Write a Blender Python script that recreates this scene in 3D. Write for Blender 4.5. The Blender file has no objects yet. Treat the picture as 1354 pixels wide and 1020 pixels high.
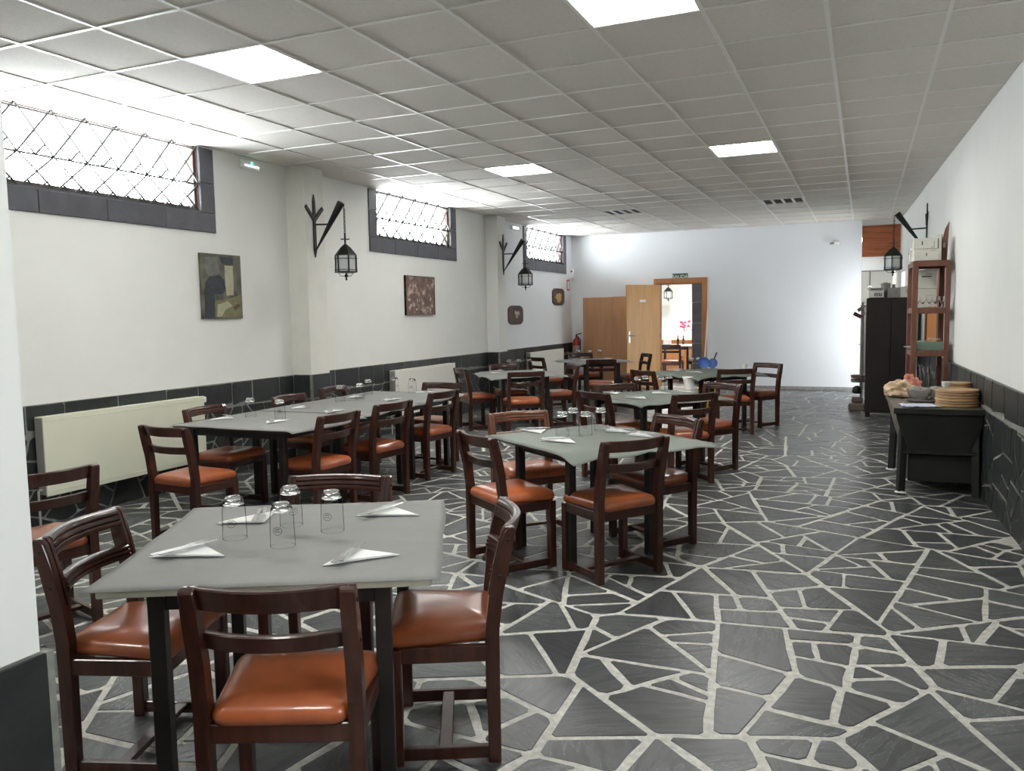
import bpy, bmesh, math, random
from mathutils import Vector, Matrix, noise

random.seed(7)
SC = bpy.context.scene
COL = SC.collection
PI = math.pi

# ------------------------------------------------------------------ camera
CAM_H, F_PX, YAW, PITCH, ROLL = 1.4938, 1070.448, 0.4104, 0.0871, -0.0177
cy, sy, cp, sp = math.cos(YAW), math.sin(YAW), math.cos(PITCH), math.sin(PITCH)
FW = Vector((-sy * cp, cy * cp, -sp))
R0 = Vector((cy, sy, 0))
U0 = R0.cross(FW)
RT = R0 * math.cos(ROLL) + U0 * math.sin(ROLL)
UP = -R0 * math.sin(ROLL) + U0 * math.cos(ROLL)
cam_d = bpy.data.cameras.new('camera')
cam = bpy.data.objects.new('camera', cam_d)
COL.objects.link(cam)
cam_d.sensor_width = 36.0
cam_d.lens = 36.0 * F_PX / 1354.0
cam_d.clip_start = 0.05
m = Matrix.Identity(4)
for i in range(3):
    m[i][0], m[i][1], m[i][2] = RT[i], UP[i], -FW[i]
m[2][3] = CAM_H
cam.matrix_world = m
SC.camera = cam


def project(v):
    d = Vector(v) - Vector((0, 0, CAM_H))
    z = d.dot(FW)
    if z < 0.1:
        return None
    return (677 + F_PX * d.dot(RT) / z, 510 - F_PX * d.dot(UP) / z)


# ------------------------------------------------------------------ world, light levels, exposure
WORLD_STRENGTH = 18.5      # overcast daylight outside
PANEL_STRENGTH = 21.5     # fluorescent ceiling panels
SC.view_settings.view_transform = 'Standard'
SC.view_settings.look = 'None'
SC.view_settings.gamma = 1.0
SC.view_settings.use_curve_mapping = False
SC.view_settings.exposure = 1.15
world = bpy.data.worlds.new('overcast_sky')
SC.world = world
world.use_nodes = True
bg = world.node_tree.nodes['Background']
bg.inputs[0].default_value = (0.965, 0.985, 1.0, 1)
bg.inputs[1].default_value = WORLD_STRENGTH
try:
    SC.cycles.use_denoising = True
    SC.cycles.max_bounces = 10
    SC.cycles.diffuse_bounces = 6
    SC.cycles.transmission_bounces = 10
    SC.cycles.transparent_max_bounces = 12
    SC.cycles.caustics_refractive = True
    SC.cycles.caustics_reflective = False
    SC.cycles.sample_clamp_indirect = 6.0
except Exception:
    pass

# ------------------------------------------------------------------ room dimensions
XL, YF, ZC = -5.5755, 16.01, 3.071
YB = -2.6                                   # wall behind the camera


def xr(y):                                  # right wall is a little out of square
    return 0.9936 - 0.0353 * (y - 4)


GX0, GY0, TILE = -3.8102, 3.2513, 0.6       # ceiling grid
WINS = [(3.56, 5.93), (8.505, 10.81), (13.40, 15.65)]   # outer edges of the slate surrounds
WZ0, WTR = 2.30, 0.175
WALLT = 0.14

RWIN = (0.45, 1.25, 1.16, 1.96)         # unseen side window, added out of frame to light the pillar
RDOOR = (14.95, 15.65, 0.0, 2.1)         # glazed entrance, added behind the cabinet to brighten rear wall and floor

# portals so that the daylight is sampled through the windows
for (a, b) in WINS:
    L = bpy.data.lights.new('window_portal', 'AREA')
    L.shape = 'RECTANGLE'
    L.size = b - a - 2 * WTR
    L.size_y = ZC - WZ0 - WTR
    L.cycles.is_portal = True
    o = bpy.data.objects.new('window_portal', L)
    COL.objects.link(o)
    o.matrix_world = Matrix(((0, 0, -1, XL - WALLT - 0.02), (1, 0, 0, (a + b) / 2), (0, -1, 0, (ZC + WZ0 + WTR) / 2), (0, 0, 0, 1)))

for (g0, g1, z0, z1) in (RWIN, RDOOR):
    L = bpy.data.lights.new('window_portal', 'AREA')
    L.shape = 'RECTANGLE'
    L.size = g1 - g0
    L.size_y = z1 - z0
    L.cycles.is_portal = True
    o = bpy.data.objects.new('window_portal', L)
    COL.objects.link(o)
    o.matrix_world = Matrix(((0, 0, 1, xr(g0) + 0.30), (1, 0, 0, (g0 + g1) / 2), (0, 1, 0, (z0 + z1) / 2), (0, 0, 0, 1)))

# ------------------------------------------------------------------ materials
MATS = {}


def nodes_of(mt):
    nt = mt.node_tree
    return nt, nt.nodes, nt.links, nt.nodes['Principled BSDF']


def mat(name, col, rough=0.5, metal=0.0, spec=0.5, var=0.0, scale=8.0, stretch=(1, 1, 1), bump=0.0, trans=0.0, emit=None, alpha=1.0, coat=0.0, ior=1.45, rnd=0.0, col2=None, coord='Object'):
    mt = bpy.data.materials.new(name)
    mt.use_nodes = True
    nt, N, Lk, B = nodes_of(mt)
    B.inputs['Base Color'].default_value = (*col, 1)
    B.inputs['Roughness'].default_value = rough
    B.inputs['Metallic'].default_value = metal
    B.inputs['Specular IOR Level'].default_value = spec
    B.inputs['Transmission Weight'].default_value = trans
    B.inputs['IOR'].default_value = ior
    B.inputs['Alpha'].default_value = alpha
    B.inputs['Coat Weight'].default_value = coat
    if emit:
        B.inputs['Emission Color'].default_value = (*emit[0], 1)
        B.inputs['Emission Strength'].default_value = emit[1]
    if var > 0 or bump > 0 or rnd > 0:
        tc = N.new('ShaderNodeTexCoord')
        mp = N.new('ShaderNodeMapping')
        mp.inputs['Scale'].default_value = stretch
        nz = N.new('ShaderNodeTexNoise')
        nz.inputs['Scale'].default_value = scale
        nz.inputs['Detail'].default_value = 5
        nz.inputs['Roughness'].default_value = 0.6
        if coord == 'World':
            ge = N.new('ShaderNodeNewGeometry')
            Lk.new(ge.outputs['Position'], mp.inputs['Vector'])
        else:
            Lk.new(tc.outputs['Object'], mp.inputs['Vector'])
        Lk.new(mp.outputs[0], nz.inputs['Vector'])
        mx = N.new('ShaderNodeMix')
        mx.data_type = 'RGBA'
        c2 = col2 if col2 else tuple(min(1, c * (1 + var)) for c in col)
        c1 = col if col2 else tuple(c * (1 - var) for c in col)
        mx.inputs[6].default_value = (*c1, 1)
        mx.inputs[7].default_value = (*c2, 1)
        ramp = N.new('ShaderNodeMapRange')
        ramp.inputs[1].default_value = 0.3
        ramp.inputs[2].default_value = 0.7
        Lk.new(nz.outputs['Fac'], ramp.inputs[0])
        Lk.new(ramp.outputs[0], mx.inputs[0])
        out = mx.outputs[2]
        if rnd > 0:
            oi = N.new('ShaderNodeObjectInfo')
            hs = N.new('ShaderNodeHueSaturation')
            mr = N.new('ShaderNodeMapRange')
            mr.inputs[3].default_value = 1 - rnd
            mr.inputs[4].default_value = 1 + rnd
            Lk.new(oi.outputs['Random'], mr.inputs[0])
            Lk.new(mr.outputs[0], hs.inputs['Value'])
            Lk.new(out, hs.inputs['Color'])
            out = hs.outputs[0]
        Lk.new(out, B.inputs['Base Color'])
        if bump > 0:
            bp = N.new('ShaderNodeBump')
            bp.inputs['Strength'].default_value = bump
            bp.inputs['Distance'].default_value = 0.01
            Lk.new(nz.outputs['Fac'], bp.inputs['Height'])
            Lk.new(bp.outputs[0], B.inputs['Normal'])
    MATS[name] = mt
    return mt


def slate(name, base, light, rough, vein=0.35):
    """dark slate with pale cleavage streaks whose direction differs from stone to stone"""
    mt = bpy.data.materials.new(name)
    mt.use_nodes = True
    nt, N, Lk, B = nodes_of(mt)
    ge = N.new('ShaderNodeNewGeometry')
    oi = N.new('ShaderNodeObjectInfo')
    rot = N.new('ShaderNodeVectorRotate')
    rot.rotation_type = 'Z_AXIS'
    mul = N.new('ShaderNodeMath')
    mul.operation = 'MULTIPLY'
    mul.inputs[1].default_value = 6.283
    Lk.new(oi.outputs['Random'], mul.inputs[0])
    Lk.new(mul.outputs[0], rot.inputs['Angle'])
    Lk.new(ge.outputs['Position'], rot.inputs['Vector'])
    mp = N.new('ShaderNodeMapping')
    mp.inputs['Scale'].default_value = (1.0, 6.0, 3.0)
    Lk.new(rot.outputs[0], mp.inputs['Vector'])
    n1 = N.new('ShaderNodeTexNoise')
    n1.inputs['Scale'].default_value = 4.0
    n1.inputs['Detail'].default_value = 6
    n1.inputs['Roughness'].default_value = 0.65
    Lk.new(mp.outputs[0], n1.inputs['Vector'])
    n2 = N.new('ShaderNodeTexNoise')
    n2.inputs['Scale'].default_value = 1.6
    n2.inputs['Detail'].default_value = 5
    Lk.new(ge.outputs['Position'], n2.inputs['Vector'])
    # veins: thin band where the streak noise crosses 0.5
    sub = N.new('ShaderNodeMath'); sub.operation = 'SUBTRACT'; sub.inputs[1].default_value = 0.5
    ab = N.new('ShaderNodeMath'); ab.operation = 'ABSOLUTE'
    Lk.new(n1.outputs['Fac'], sub.inputs[0]); Lk.new(sub.outputs[0], ab.inputs[0])
    mr = N.new('ShaderNodeMapRange')
    mr.inputs[1].default_value = 0.0; mr.inputs[2].default_value = 0.012
    mr.inputs[3].default_value = vein; mr.inputs[4].default_value = 0.0
    Lk.new(ab.outputs[0], mr.inputs[0])
    # only some patches show veins
    pm = N.new('ShaderNodeMapRange')
    pm.inputs[1].default_value = 0.42; pm.inputs[2].default_value = 0.58
    Lk.new(n2.outputs['Fac'], pm.inputs[0])
    vm = N.new('ShaderNodeMath'); vm.operation = 'MULTIPLY'
    Lk.new(mr.outputs[0], vm.inputs[0]); Lk.new(pm.outputs[0], vm.inputs[1])
    mx = N.new('ShaderNodeMix'); mx.data_type = 'RGBA'
    mx.inputs[6].default_value = (*base, 1); mx.inputs[7].default_value = (*light, 1)
    fm = N.new('ShaderNodeMapRange'); fm.inputs[1].default_value = 0.3; fm.inputs[2].default_value = 0.75
    fm.inputs[3].default_value = 0.0; fm.inputs[4].default_value = 0.35
    Lk.new(n1.outputs['Fac'], fm.inputs[0])
    ad = N.new('ShaderNodeMath'); ad.operation = 'ADD'; ad.use_clamp = True
    Lk.new(fm.outputs[0], ad.inputs[0]); Lk.new(vm.outputs[0], ad.inputs[1])
    Lk.new(ad.outputs[0], mx.inputs[0])
    hs = N.new('ShaderNodeHueSaturation')
    hv = N.new('ShaderNodeMapRange'); hv.inputs[3].default_value = 0.72; hv.inputs[4].default_value = 1.3
    Lk.new(oi.outputs['Random'], hv.inputs[0]); Lk.new(hv.outputs[0], hs.inputs['Value'])
    Lk.new(mx.outputs[2], hs.inputs['Color'])
    Lk.new(hs.outputs[0], B.inputs['Base Color'])
    B.inputs['Roughness'].default_value = rough
    bp = N.new('ShaderNodeBump'); bp.inputs['Strength'].default_value = 0.25; bp.inputs['Distance'].default_value = 0.012
    Lk.new(n1.outputs['Fac'], bp.inputs['Height']); Lk.new(bp.outputs[0], B.inputs['Normal'])
    MATS[name] = mt


slate('floor_slate', (0.036, 0.040, 0.042), (0.22, 0.23, 0.23), 0.33, 1.0)
slate('dado_slate', (0.013, 0.016, 0.016), (0.055, 0.06, 0.058), 0.42, 0.3)
mat('floor_grout', (0.50, 0.50, 0.46), 0.85, var=0.25, scale=30, bump=0.3, coord='World')
mat('dado_grout', (0.22, 0.22, 0.20), 0.85, var=0.25, scale=30, coord='World')
mat('plaster_white', (0.78, 0.785, 0.76), 0.75, var=0.03, scale=1.4, coord='World', bump=0.05)
mat('plaster_cream', (0.74, 0.735, 0.68), 0.75, var=0.05, scale=2.5, coord='World', bump=0.05)
mat('plaster_blue', (0.78, 0.80, 0.825), 0.7, var=0.02, scale=1.0, coord='World', bump=0.04)
mat('ceiling_tile', (0.72, 0.69, 0.645), 0.9, var=0.05, scale=60, bump=0.15, rnd=0.035, coord='World')
mat('grid_white', (0.78, 0.77, 0.74), 0.35)
mat('ceiling_void', (0.25, 0.25, 0.24), 0.9)
mat('trim_slate', (0.075, 0.075, 0.088), 0.45, var=0.2, scale=7, rnd=0.1)
mat('rust_frame', (0.085, 0.05, 0.042), 0.6, var=0.25, scale=12)
mat('iron_black', (0.018, 0.018, 0.017), 0.45, metal=0.3)
mat('iron_grey', (0.07, 0.07, 0.07), 0.5, metal=0.5)
mat('chair_wood', (0.044, 0.014, 0.009), 0.30, var=0.45, scale=7, stretch=(6, 6, 0.8), coat=0.25, rnd=0.25)
mat('chair_wood_pale', (0.14, 0.05, 0.024), 0.33, var=0.35, scale=7, stretch=(6, 6, 0.8), coat=0.2)
mat('seat_leather', (0.32, 0.084, 0.029), 0.30, var=0.28, scale=5, bump=0.06, rnd=0.25, coat=0.35)
mat('table_black', (0.016, 0.013, 0.012), 0.4, var=0.3, scale=6)
mat('table_edge_cream', (0.55, 0.53, 0.42), 0.5, var=0.1, scale=20)
mat('table_wood_dark', (0.045, 0.028, 0.020), 0.45, var=0.3, scale=6)
mat('paper_grey', (0.215, 0.215, 0.208), 0.62, var=0.06, scale=9, bump=0.12)
mat('paper_green', (0.130, 0.150, 0.130), 0.55, var=0.07, scale=9, bump=0.12)
mat('paper_white', (0.85, 0.86, 0.85), 0.7)
mat('steel', (0.72, 0.72, 0.71), 0.22, metal=1.0)
mat('glass', (1.0, 1.0, 1.0), 0.02, trans=1.0, ior=1.45)


def thin_glass(name, tint, gloss):
    mt = bpy.data.materials.new(name)
    mt.use_nodes = True
    N, Lk = mt.node_tree.nodes, mt.node_tree.links
    N.clear()
    o = N.new('ShaderNodeOutputMaterial')
    tr = N.new('ShaderNodeBsdfTransparent')
    tr.inputs[0].default_value = (*tint, 1)
    gl = N.new('ShaderNodeBsdfGlossy')
    gl.inputs['Roughness'].default_value = 0.03
    lw = N.new('ShaderNodeLayerWeight')
    lw.inputs[0].default_value = gloss
    mx = N.new('ShaderNodeMixShader')
    Lk.new(lw.outputs['Fresnel'], mx.inputs[0])
    Lk.new(tr.outputs[0], mx.inputs[1])
    Lk.new(gl.outputs[0], mx.inputs[2])
    Lk.new(mx.outputs[0], o.inputs[0])
    MATS[name] = mt


thin_glass('pane_glass', (0.95, 0.97, 0.98), 0.04)
thin_glass('tinted_pane', (0.74, 0.755, 0.76), 0.04)  # tint sets how much daylight the added side window lets in
thin_glass('dim_pane', (0.66, 0.665, 0.67), 0.04)  # darker tint holds back daylight from the added entrance
thin_glass('wall_glass', (0.965, 0.97, 0.97), 0.04)
thin_glass('rim_glass', (0.93, 0.94, 0.94), 0.25)
mat('lantern_glass', (0.86, 0.88, 0.88), 0.35, trans=0.35)
mat('print_black', (0.02, 0.02, 0.025), 0.5)
mat('radiator_cream', (0.70, 0.71, 0.58), 0.4, var=0.03, scale=3)
mat('radiator_white', (0.80, 0.79, 0.72), 0.4, var=0.03, scale=3)
mat('radiator_side', (0.34, 0.33, 0.30), 0.5)
mat('brushed', (0.45, 0.44, 0.42), 0.42, metal=1.0)
mat('chrome', (0.8, 0.8, 0.8), 0.15, metal=1.0)
mat('door_wood', (0.62, 0.33, 0.10), 0.4, var=0.10, scale=3, stretch=(5, 5, 0.5))
mat('door_orange', (0.62, 0.24, 0.06), 0.4, var=0.12, scale=3, stretch=(5, 5, 0.5))
mat('board_wood', (0.46, 0.245, 0.125), 0.42, var=0.14, scale=3, stretch=(4, 4, 0.4))
mat('frame_wood', (0.40, 0.17, 0.065), 0.45, var=0.15, scale=4, stretch=(5, 5, 0.6))
mat('soffit_wood', (0.34, 0.105, 0.04), 0.4, var=0.3, scale=3, stretch=(1, 6, 6))
mat('shelf_wood', (0.155, 0.062, 0.038), 0.5, var=0.25, scale=6, stretch=(5, 5, 0.8))
mat('cabinet_black', (0.014, 0.010, 0.010), 0.5, var=0.3, scale=3)
mat('trough_black', (0.014, 0.015, 0.012), 0.55, var=0.35, scale=5)
mat('trough_top', (0.13, 0.115, 0.09), 0.6, var=0.3, scale=5)
mat('board_round', (0.42, 0.26, 0.13), 0.5, var=0.12, scale=8, rnd=0.15)
mat('box_white', (0.66, 0.66, 0.59), 0.6, var=0.04, scale=4)
mat('box_grey', (0.30, 0.29, 0.27), 0.5, var=0.1, scale=4)
mat('tray_green', (0.20, 0.30, 0.24), 0.4)
mat('plastic_white', (0.80, 0.80, 0.78), 0.4)
mat('plastic_blue', (0.06, 0.14, 0.42), 0.35)
mat('plastic_yellow', (0.72, 0.40, 0.02), 0.4)
mat('cloth_white', (0.78, 0.77, 0.75), 0.8, var=0.04, scale=10)
mat('cloth_blue', (0.52, 0.55, 0.68), 0.8, var=0.08, scale=14)
mat('bread_wrap', (0.68, 0.52, 0.36), 0.45, var=0.35, scale=9, bump=0.3)
mat('red_wrap', (0.60, 0.22, 0.16), 0.45, var=0.35, scale=9, bump=0.3)
mat('film_clear', (0.88, 0.88, 0.86), 0.12, trans=0.8, var=0.08, scale=20, bump=0.5)
mat('extinguisher_red', (0.28, 0.012, 0.015), 0.3)
mat('sign_green', (0.03, 0.13, 0.07), 0.5)
mat('sign_red', (0.55, 0.02, 0.04), 0.5)
mat('led_green', (0.1, 0.8, 0.4), 0.4, emit=((0.05, 1.0, 0.45), 2.5))
mat('tube_white', (0.9, 0.9, 0.9), 0.4, emit=((0.9, 1.0, 0.97), 1.6))
mat('panel_light', (0.9, 0.9, 0.9), 0.5, emit=((1.0, 0.985, 0.95), PANEL_STRENGTH))
mat('fill_bright', (0.9, 0.9, 0.9), 0.5, emit=((1.0, 0.985, 0.95), 30.0))  # glow of the panel added to brighten the back room
mat('fill_soft', (0.9, 0.9, 0.9), 0.5, emit=((1.0, 0.985, 0.95), 10.0))  # glow of the panel added over the bar space
mat('spot_light', (0.9, 0.9, 0.9), 0.5, emit=((1.0, 0.97, 0.92), 60.0))
mat('panel_unlit', (0.82, 0.82, 0.80), 0.4)
mat('terrazzo', (0.16, 0.16, 0.16), 0.5, col2=(0.42, 0.42, 0.40), var=0.2, scale=60)
mat('flower_pink', (0.50, 0.03, 0.10), 0.6)
mat('flower_white', (0.80, 0.76, 0.70), 0.6)
mat('leaf_green', (0.05, 0.10, 0.03), 0.5)
mat('bottle_brown', (0.12, 0.03, 0.015), 0.15, trans=0.3)
mat('dark_red', (0.12, 0.02, 0.025), 0.5)
mat('grey_paint', (0.26, 0.25, 0.24), 0.5)
mat('grey_brown', (0.22, 0.17, 0.15), 0.5)
mat('plate_wood', (0.075, 0.045, 0.042), 0.5, var=0.15, scale=8)
mat('plate_pale', (0.42, 0.34, 0.29), 0.6, var=0.2, scale=25)
mat('plate_gold', (0.62, 0.42, 0.13), 0.5, var=0.2, scale=25)


def picture_mat(name, kind):
    """flat print of a painting, mixed from smooth shapes in the canvas' own coordinates"""
    mt = bpy.data.materials.new(name)
    mt.use_nodes = True
    nt, N, Lk, B = nodes_of(mt)
    tc = N.new('ShaderNodeTexCoord')
    nz = N.new('ShaderNodeTexNoise')
    nz.inputs['Scale'].default_value = 9 if kind == 'still' else 12
    nz.inputs['Detail'].default_value = 5
    Lk.new(tc.outputs['Object'], nz.inputs['Vector'])
    cr = N.new('ShaderNodeValToRGB')
    el = cr.color_ramp.elements
    if kind == 'still':
        cols = [(0.3, (0.035, 0.036, 0.025)), (0.5, (0.085, 0.082, 0.055)), (0.7, (0.14, 0.135, 0.09))]
    else:
        cols = [(0.40, (0.10, 0.050, 0.042)), (0.54, (0.17, 0.095, 0.078)), (0.62, (0.33, 0.22, 0.18)), (0.72, (0.55, 0.45, 0.36))]
    while len(el) < len(cols):
        el.new(0.5)
    for e, (pz, c) in zip(el, cols):
        e.position = pz
        e.color = (*c, 1)
    Lk.new(nz.outputs['Fac'], cr.inputs[0])
    Lk.new(cr.outputs[0], B.inputs['Base Color'])
    B.inputs['Roughness'].default_value = 0.45
    MATS[name] = mt


picture_mat('still_life_print', 'still')
picture_mat('figure_print', 'fig')
mat('ink_slate', (0.022, 0.026, 0.036), 0.45, var=0.4, scale=18)
mat('ink_cream', (0.36, 0.35, 0.24), 0.45, var=0.15, scale=18)
mat('ink_olive', (0.16, 0.145, 0.075), 0.45, var=0.3, scale=18)
mat('ink_grey', (0.13, 0.13, 0.12), 0.45, var=0.3, scale=18)
mat('ink_brown', (0.09, 0.06, 0.03), 0.45, var=0.3, scale=18)


# ------------------------------------------------------------------ mesh helpers
class MB:
    """collects simple shapes, links them as one mesh object"""

    def __init__(self):
        self.bm = bmesh.new()

    def box(self, c, s, bev=0.0, rot=None):
        r = bmesh.ops.create_cube(self.bm, size=1.0)
        vs = r['verts']
        M = Matrix.Translation(c) @ (rot.to_4x4() if rot else Matrix.Identity(4)) @ Matrix.Diagonal((*s, 1))
        bmesh.ops.transform(self.bm, matrix=M, verts=vs)
        if bev > 0:
            es = list({e for v in vs for e in v.link_edges})
            bmesh.ops.bevel(self.bm, geom=es, offset=bev, segments=1, affect='EDGES')
        return self

    def bar(self, a, b, w, d=None, bev=0.0, up=Vector((0, 0, 1))):
        a, b = Vector(a), Vector(b)
        ax = b - a
        ln = ax.length
        z = ax.normalized()
        x = up.cross(z)
        if x.length < 1e-4:
            x = Vector((1, 0, 0))
        x.normalize()
        y = z.cross(x)
        rot = Matrix((x, y, z)).transposed()
        return self.box((a + b) / 2, (w, d or w, ln), bev, rot)

    def tube(self, pts, r, n=8, closed=False, radii=None):
        pts = [Vector(p) for p in pts]
        rings = []
        prev = None
        for i, p in enumerate(pts):
            if closed:
                t = pts[(i + 1) % len(pts)] - pts[i - 1]
            else:
                t = (pts[min(i + 1, len(pts) - 1)] - pts[max(i - 1, 0)])
            t.normalize()
            ref = prev if prev else (Vector((0, 0, 1)) if abs(t.z) < 0.9 else Vector((1, 0, 0)))
            x = ref - t * ref.dot(t)
            if x.length < 1e-5:
                x = Vector((1, 0, 0)).cross(t)
            x.normalize()
            prev = x
            y = t.cross(x)
            rr = radii[i] if radii else r
            rings.append([self.bm.verts.new(p + x * (rr * math.cos(2 * PI * k / n)) + y * (rr * math.sin(2 * PI * k / n))) for k in range(n)])
        m_ = len(rings)
        for i in range(m_ if closed else m_ - 1):
            A, Bq = rings[i], rings[(i + 1) % m_]
            for k in range(n):
                self.bm.faces.new((A[k], A[(k + 1) % n], Bq[(k + 1) % n], Bq[k]))
        if not closed:
            self.bm.faces.new(list(reversed(rings[0])))
            self.bm.faces.new(rings[-1])
        return self

    def lathe(self, prof, n=20, c=(0, 0, 0), cap=True):
        c = Vector(c)
        rings = []
        for (r, z) in prof:
            if r < 1e-5:
                rings.append([self.bm.verts.new(c + Vector((0, 0, z)))])
            else:
                rings.append([self.bm.verts.new(c + Vector((r * math.cos(2 * PI * k / n), r * math.sin(2 * PI * k / n), z))) for k in range(n)])
        for A, Bq in zip(rings, rings[1:]):
            if len(A) == 1 and len(Bq) == 1:
                continue
            for k in range(n):
                k2 = (k + 1) % n
                if len(A) == 1:
                    self.bm.faces.new((A[0], Bq[k2], Bq[k]))
                elif len(Bq) == 1:
                    self.bm.faces.new((A[k], A[k2], Bq[0]))
                else:
                    self.bm.faces.new((A[k], A[k2], Bq[k2], Bq[k]))
        if cap:
            if len(rings[0]) > 1:
                self.bm.faces.new(list(reversed(rings[0])))
            if len(rings[-1]) > 1:
                self.bm.faces.new(rings[-1])
        return self

    def prism(self, poly, f0, f1):
        """poly: list of 2-D points; f0/f1 map (u,v) to the 3-D points of the two ends"""
        A = [self.bm.verts.new(f0(u, v)) for u, v in poly]
        Bq = [self.bm.verts.new(f1(u, v)) for u, v in poly]
        n = len(poly)
        self.bm.faces.new(list(reversed(A)))
        self.bm.faces.new(Bq)
        for k in range(n):
            self.bm.faces.new((A[k], A[(k + 1) % n], Bq[(k + 1) % n], Bq[k]))
        return self

    def loops(self, rings, cap0=True, cap1=True):
        R = [[self.bm.verts.new(p) for p in r] for r in rings]
        n = len(R[0])
        for A, Bq in zip(R, R[1:]):
            for k in range(n):
                self.bm.faces.new((A[k], A[(k + 1) % n], Bq[(k + 1) % n], Bq[k]))
        if cap0:
            self.bm.faces.new(list(reversed(R[0])))
        if cap1:
            self.bm.faces.new(R[-1])
        return self

    def blob(self, c, s, amp, freq, seed, sub=3):
        r = bmesh.ops.create_icosphere(self.bm, subdivisions=sub, radius=1.0)
        for v in r['verts']:
            d = 1 + amp * noise.noise(v.co * freq + Vector((seed, seed * 1.7, 0)))
            v.co = Vector(c) + Vector((v.co.x * s[0] * d, v.co.y * s[1] * d, max(v.co.z * s[2] * d, -s[2] * 0.55)))
        return self

    def mesh(self, name, smooth=False):
        bmesh.ops.recalc_face_normals(self.bm, faces=self.bm.faces)
        me = bpy.data.meshes.new(name)
        self.bm.to_mesh(me)
        self.bm.free()
        if smooth:
            for p_ in me.polygons:
                p_.use_smooth = True
            try:
                me.set_sharp_from_angle(angle=math.radians(40))
            except Exception:
                pass
        return me

    def build(self, name, material, parent=None, smooth=False, loc=None):
        return link(name, self.mesh(name, smooth), material, parent, loc)


def link(name, me, material, parent=None, loc=None):
    if material and not me.materials:
        me.materials.append(MATS[material])
    o = bpy.data.objects.new(name, me)
    COL.objects.link(o)
    if parent:
        o.parent = parent
    if loc is not None:
        o.location = loc
    return o


def tag(o, label, cat, group=None):
    o['label'] = label
    o['category'] = cat
    if group:
        o['group'] = group
    return o


def thing(name, label, cat, loc=(0, 0, 0), rz=0.0, group=None):
    o = bpy.data.objects.new(name, None)
    o.empty_display_size = 0.1
    COL.objects.link(o)
    o.location = loc
    o.rotation_euler = (0, 0, rz)
    return tag(o, label, cat, group)


def struct(o):
    o['kind'] = 'structure'
    return o


def children(o):
    return [c for c in KIDS.get(o.name, [])] if o.name in KIDS else list(o.children)


KIDS = {}


def copy_tree(o, parent=None):
    c = o.copy()
    COL.objects.link(c)
    c.parent = parent
    for ch in list(o.children):
        copy_tree(ch, c)
    return c


def place(proto, used, label, loc, rz, group=None):
    """first call moves the prototype itself, later calls copy it with its parts"""
    if not used:
        used.append(1)
        o = proto
    else:
        o = copy_tree(proto)
    o.location = loc
    o.rotation_euler = (0, 0, rz)
    o['label'] = label
    if group:
        o['group'] = group
    elif 'group' in o:
        del o['group']
    return o


# ------------------------------------------------------------------ crazy paving
def clip(poly, nx, ny, d):
    """keep the part of a convex polygon where nx*x+ny*y <= d"""
    out = []
    n = len(poly)
    for i in range(n):
        a, b = poly[i], poly[(i + 1) % n]
        da, db = nx * a[0] + ny * a[1] - d, nx * b[0] + ny * b[1] - d
        if da <= 0:
            out.append(a)
        if (da < 0 < db) or (db < 0 < da):
            t = da / (da - db)
            out.append((a[0] + t * (b[0] - a[0]), a[1] + t * (b[1] - a[1])))
    return out


def area(poly):
    return 0.5 * sum(poly[i - 1][0] * poly[i][1] - poly[i][0] * poly[i - 1][1] for i in range(len(poly)))


def centroid(poly):
    return (sum(p[0] for p in poly) / len(poly), sum(p[1] for p in poly) / len(poly))


def split(poly, target, rnd, out):
    A = area(poly)
    if A < target * rnd.uniform(0.45, 2.1) or len(poly) < 3:
        if A > 0.004:
            out.append(poly)
        return
    c = centroid(poly)
    sxx = sum((p[0] - c[0]) ** 2 for p in poly); syy = sum((p[1] - c[1]) ** 2 for p in poly)
    sxy = sum((p[0] - c[0]) * (p[1] - c[1]) for p in poly)
    th = 0.5 * math.atan2(2 * sxy, sxx - syy) + rnd.gauss(0, 0.28)
    nx, ny = math.cos(th), math.sin(th)
    off = rnd.uniform(-0.18, 0.18) * math.sqrt(A)
    d = nx * c[0] + ny * c[1] + off
    split(clip(poly, nx, ny, d), target, rnd, out)
    split(clip(poly, -nx, -ny, -d), target, rnd, out)


def paving(x0, x1, y0, y1, cell, target, seed):
    rnd = random.Random(seed)
    seeds = []
    ni, nj = max(1, round((x1 - x0) / cell)), max(1, round((y1 - y0) / cell))
    for i in range(-1, ni + 1):
        for j in range(-1, nj + 1):
            seeds.append((x0 + (i + rnd.uniform(0.1, 0.9)) * (x1 - x0) / ni, y0 + (j + rnd.uniform(0.1, 0.9)) * (y1 - y0) / nj))
    res = []
    for s in seeds:
        poly = [(x0, y0), (x1, y0), (x1, y1), (x0, y1)]
        for q in seeds:
            if q is s:
                continue
            dx, dy = q[0] - s[0], q[1] - s[1]
            if dx * dx + dy * dy > (3.2 * cell) ** 2:
                continue
            poly = clip(poly, dx, dy, dx * (s[0] + q[0]) / 2 + dy * (s[1] + q[1]) / 2)
            if len(poly) < 3:
                break
        if len(poly) >= 3 and area(poly) > 0.004:
            split(poly, target, rnd, res)
    return res


def inset(poly, g, rnd):
    out = poly
    n = len(poly)
    for i in range(n):
        a, b = poly[i], poly[(i + 1) % n]
        dx, dy = b[0] - a[0], b[1] - a[1]
        L = math.hypot(dx, dy)
        if L < 1e-6:
            continue
        nx, ny = dy / L, -dx / L                # outward for counter-clockwise
        out = clip(out, nx, ny, nx * a[0] + ny * a[1] - g * rnd.uniform(0.6, 1.5))
        if len(out) < 3:
            return []
    return out


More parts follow.
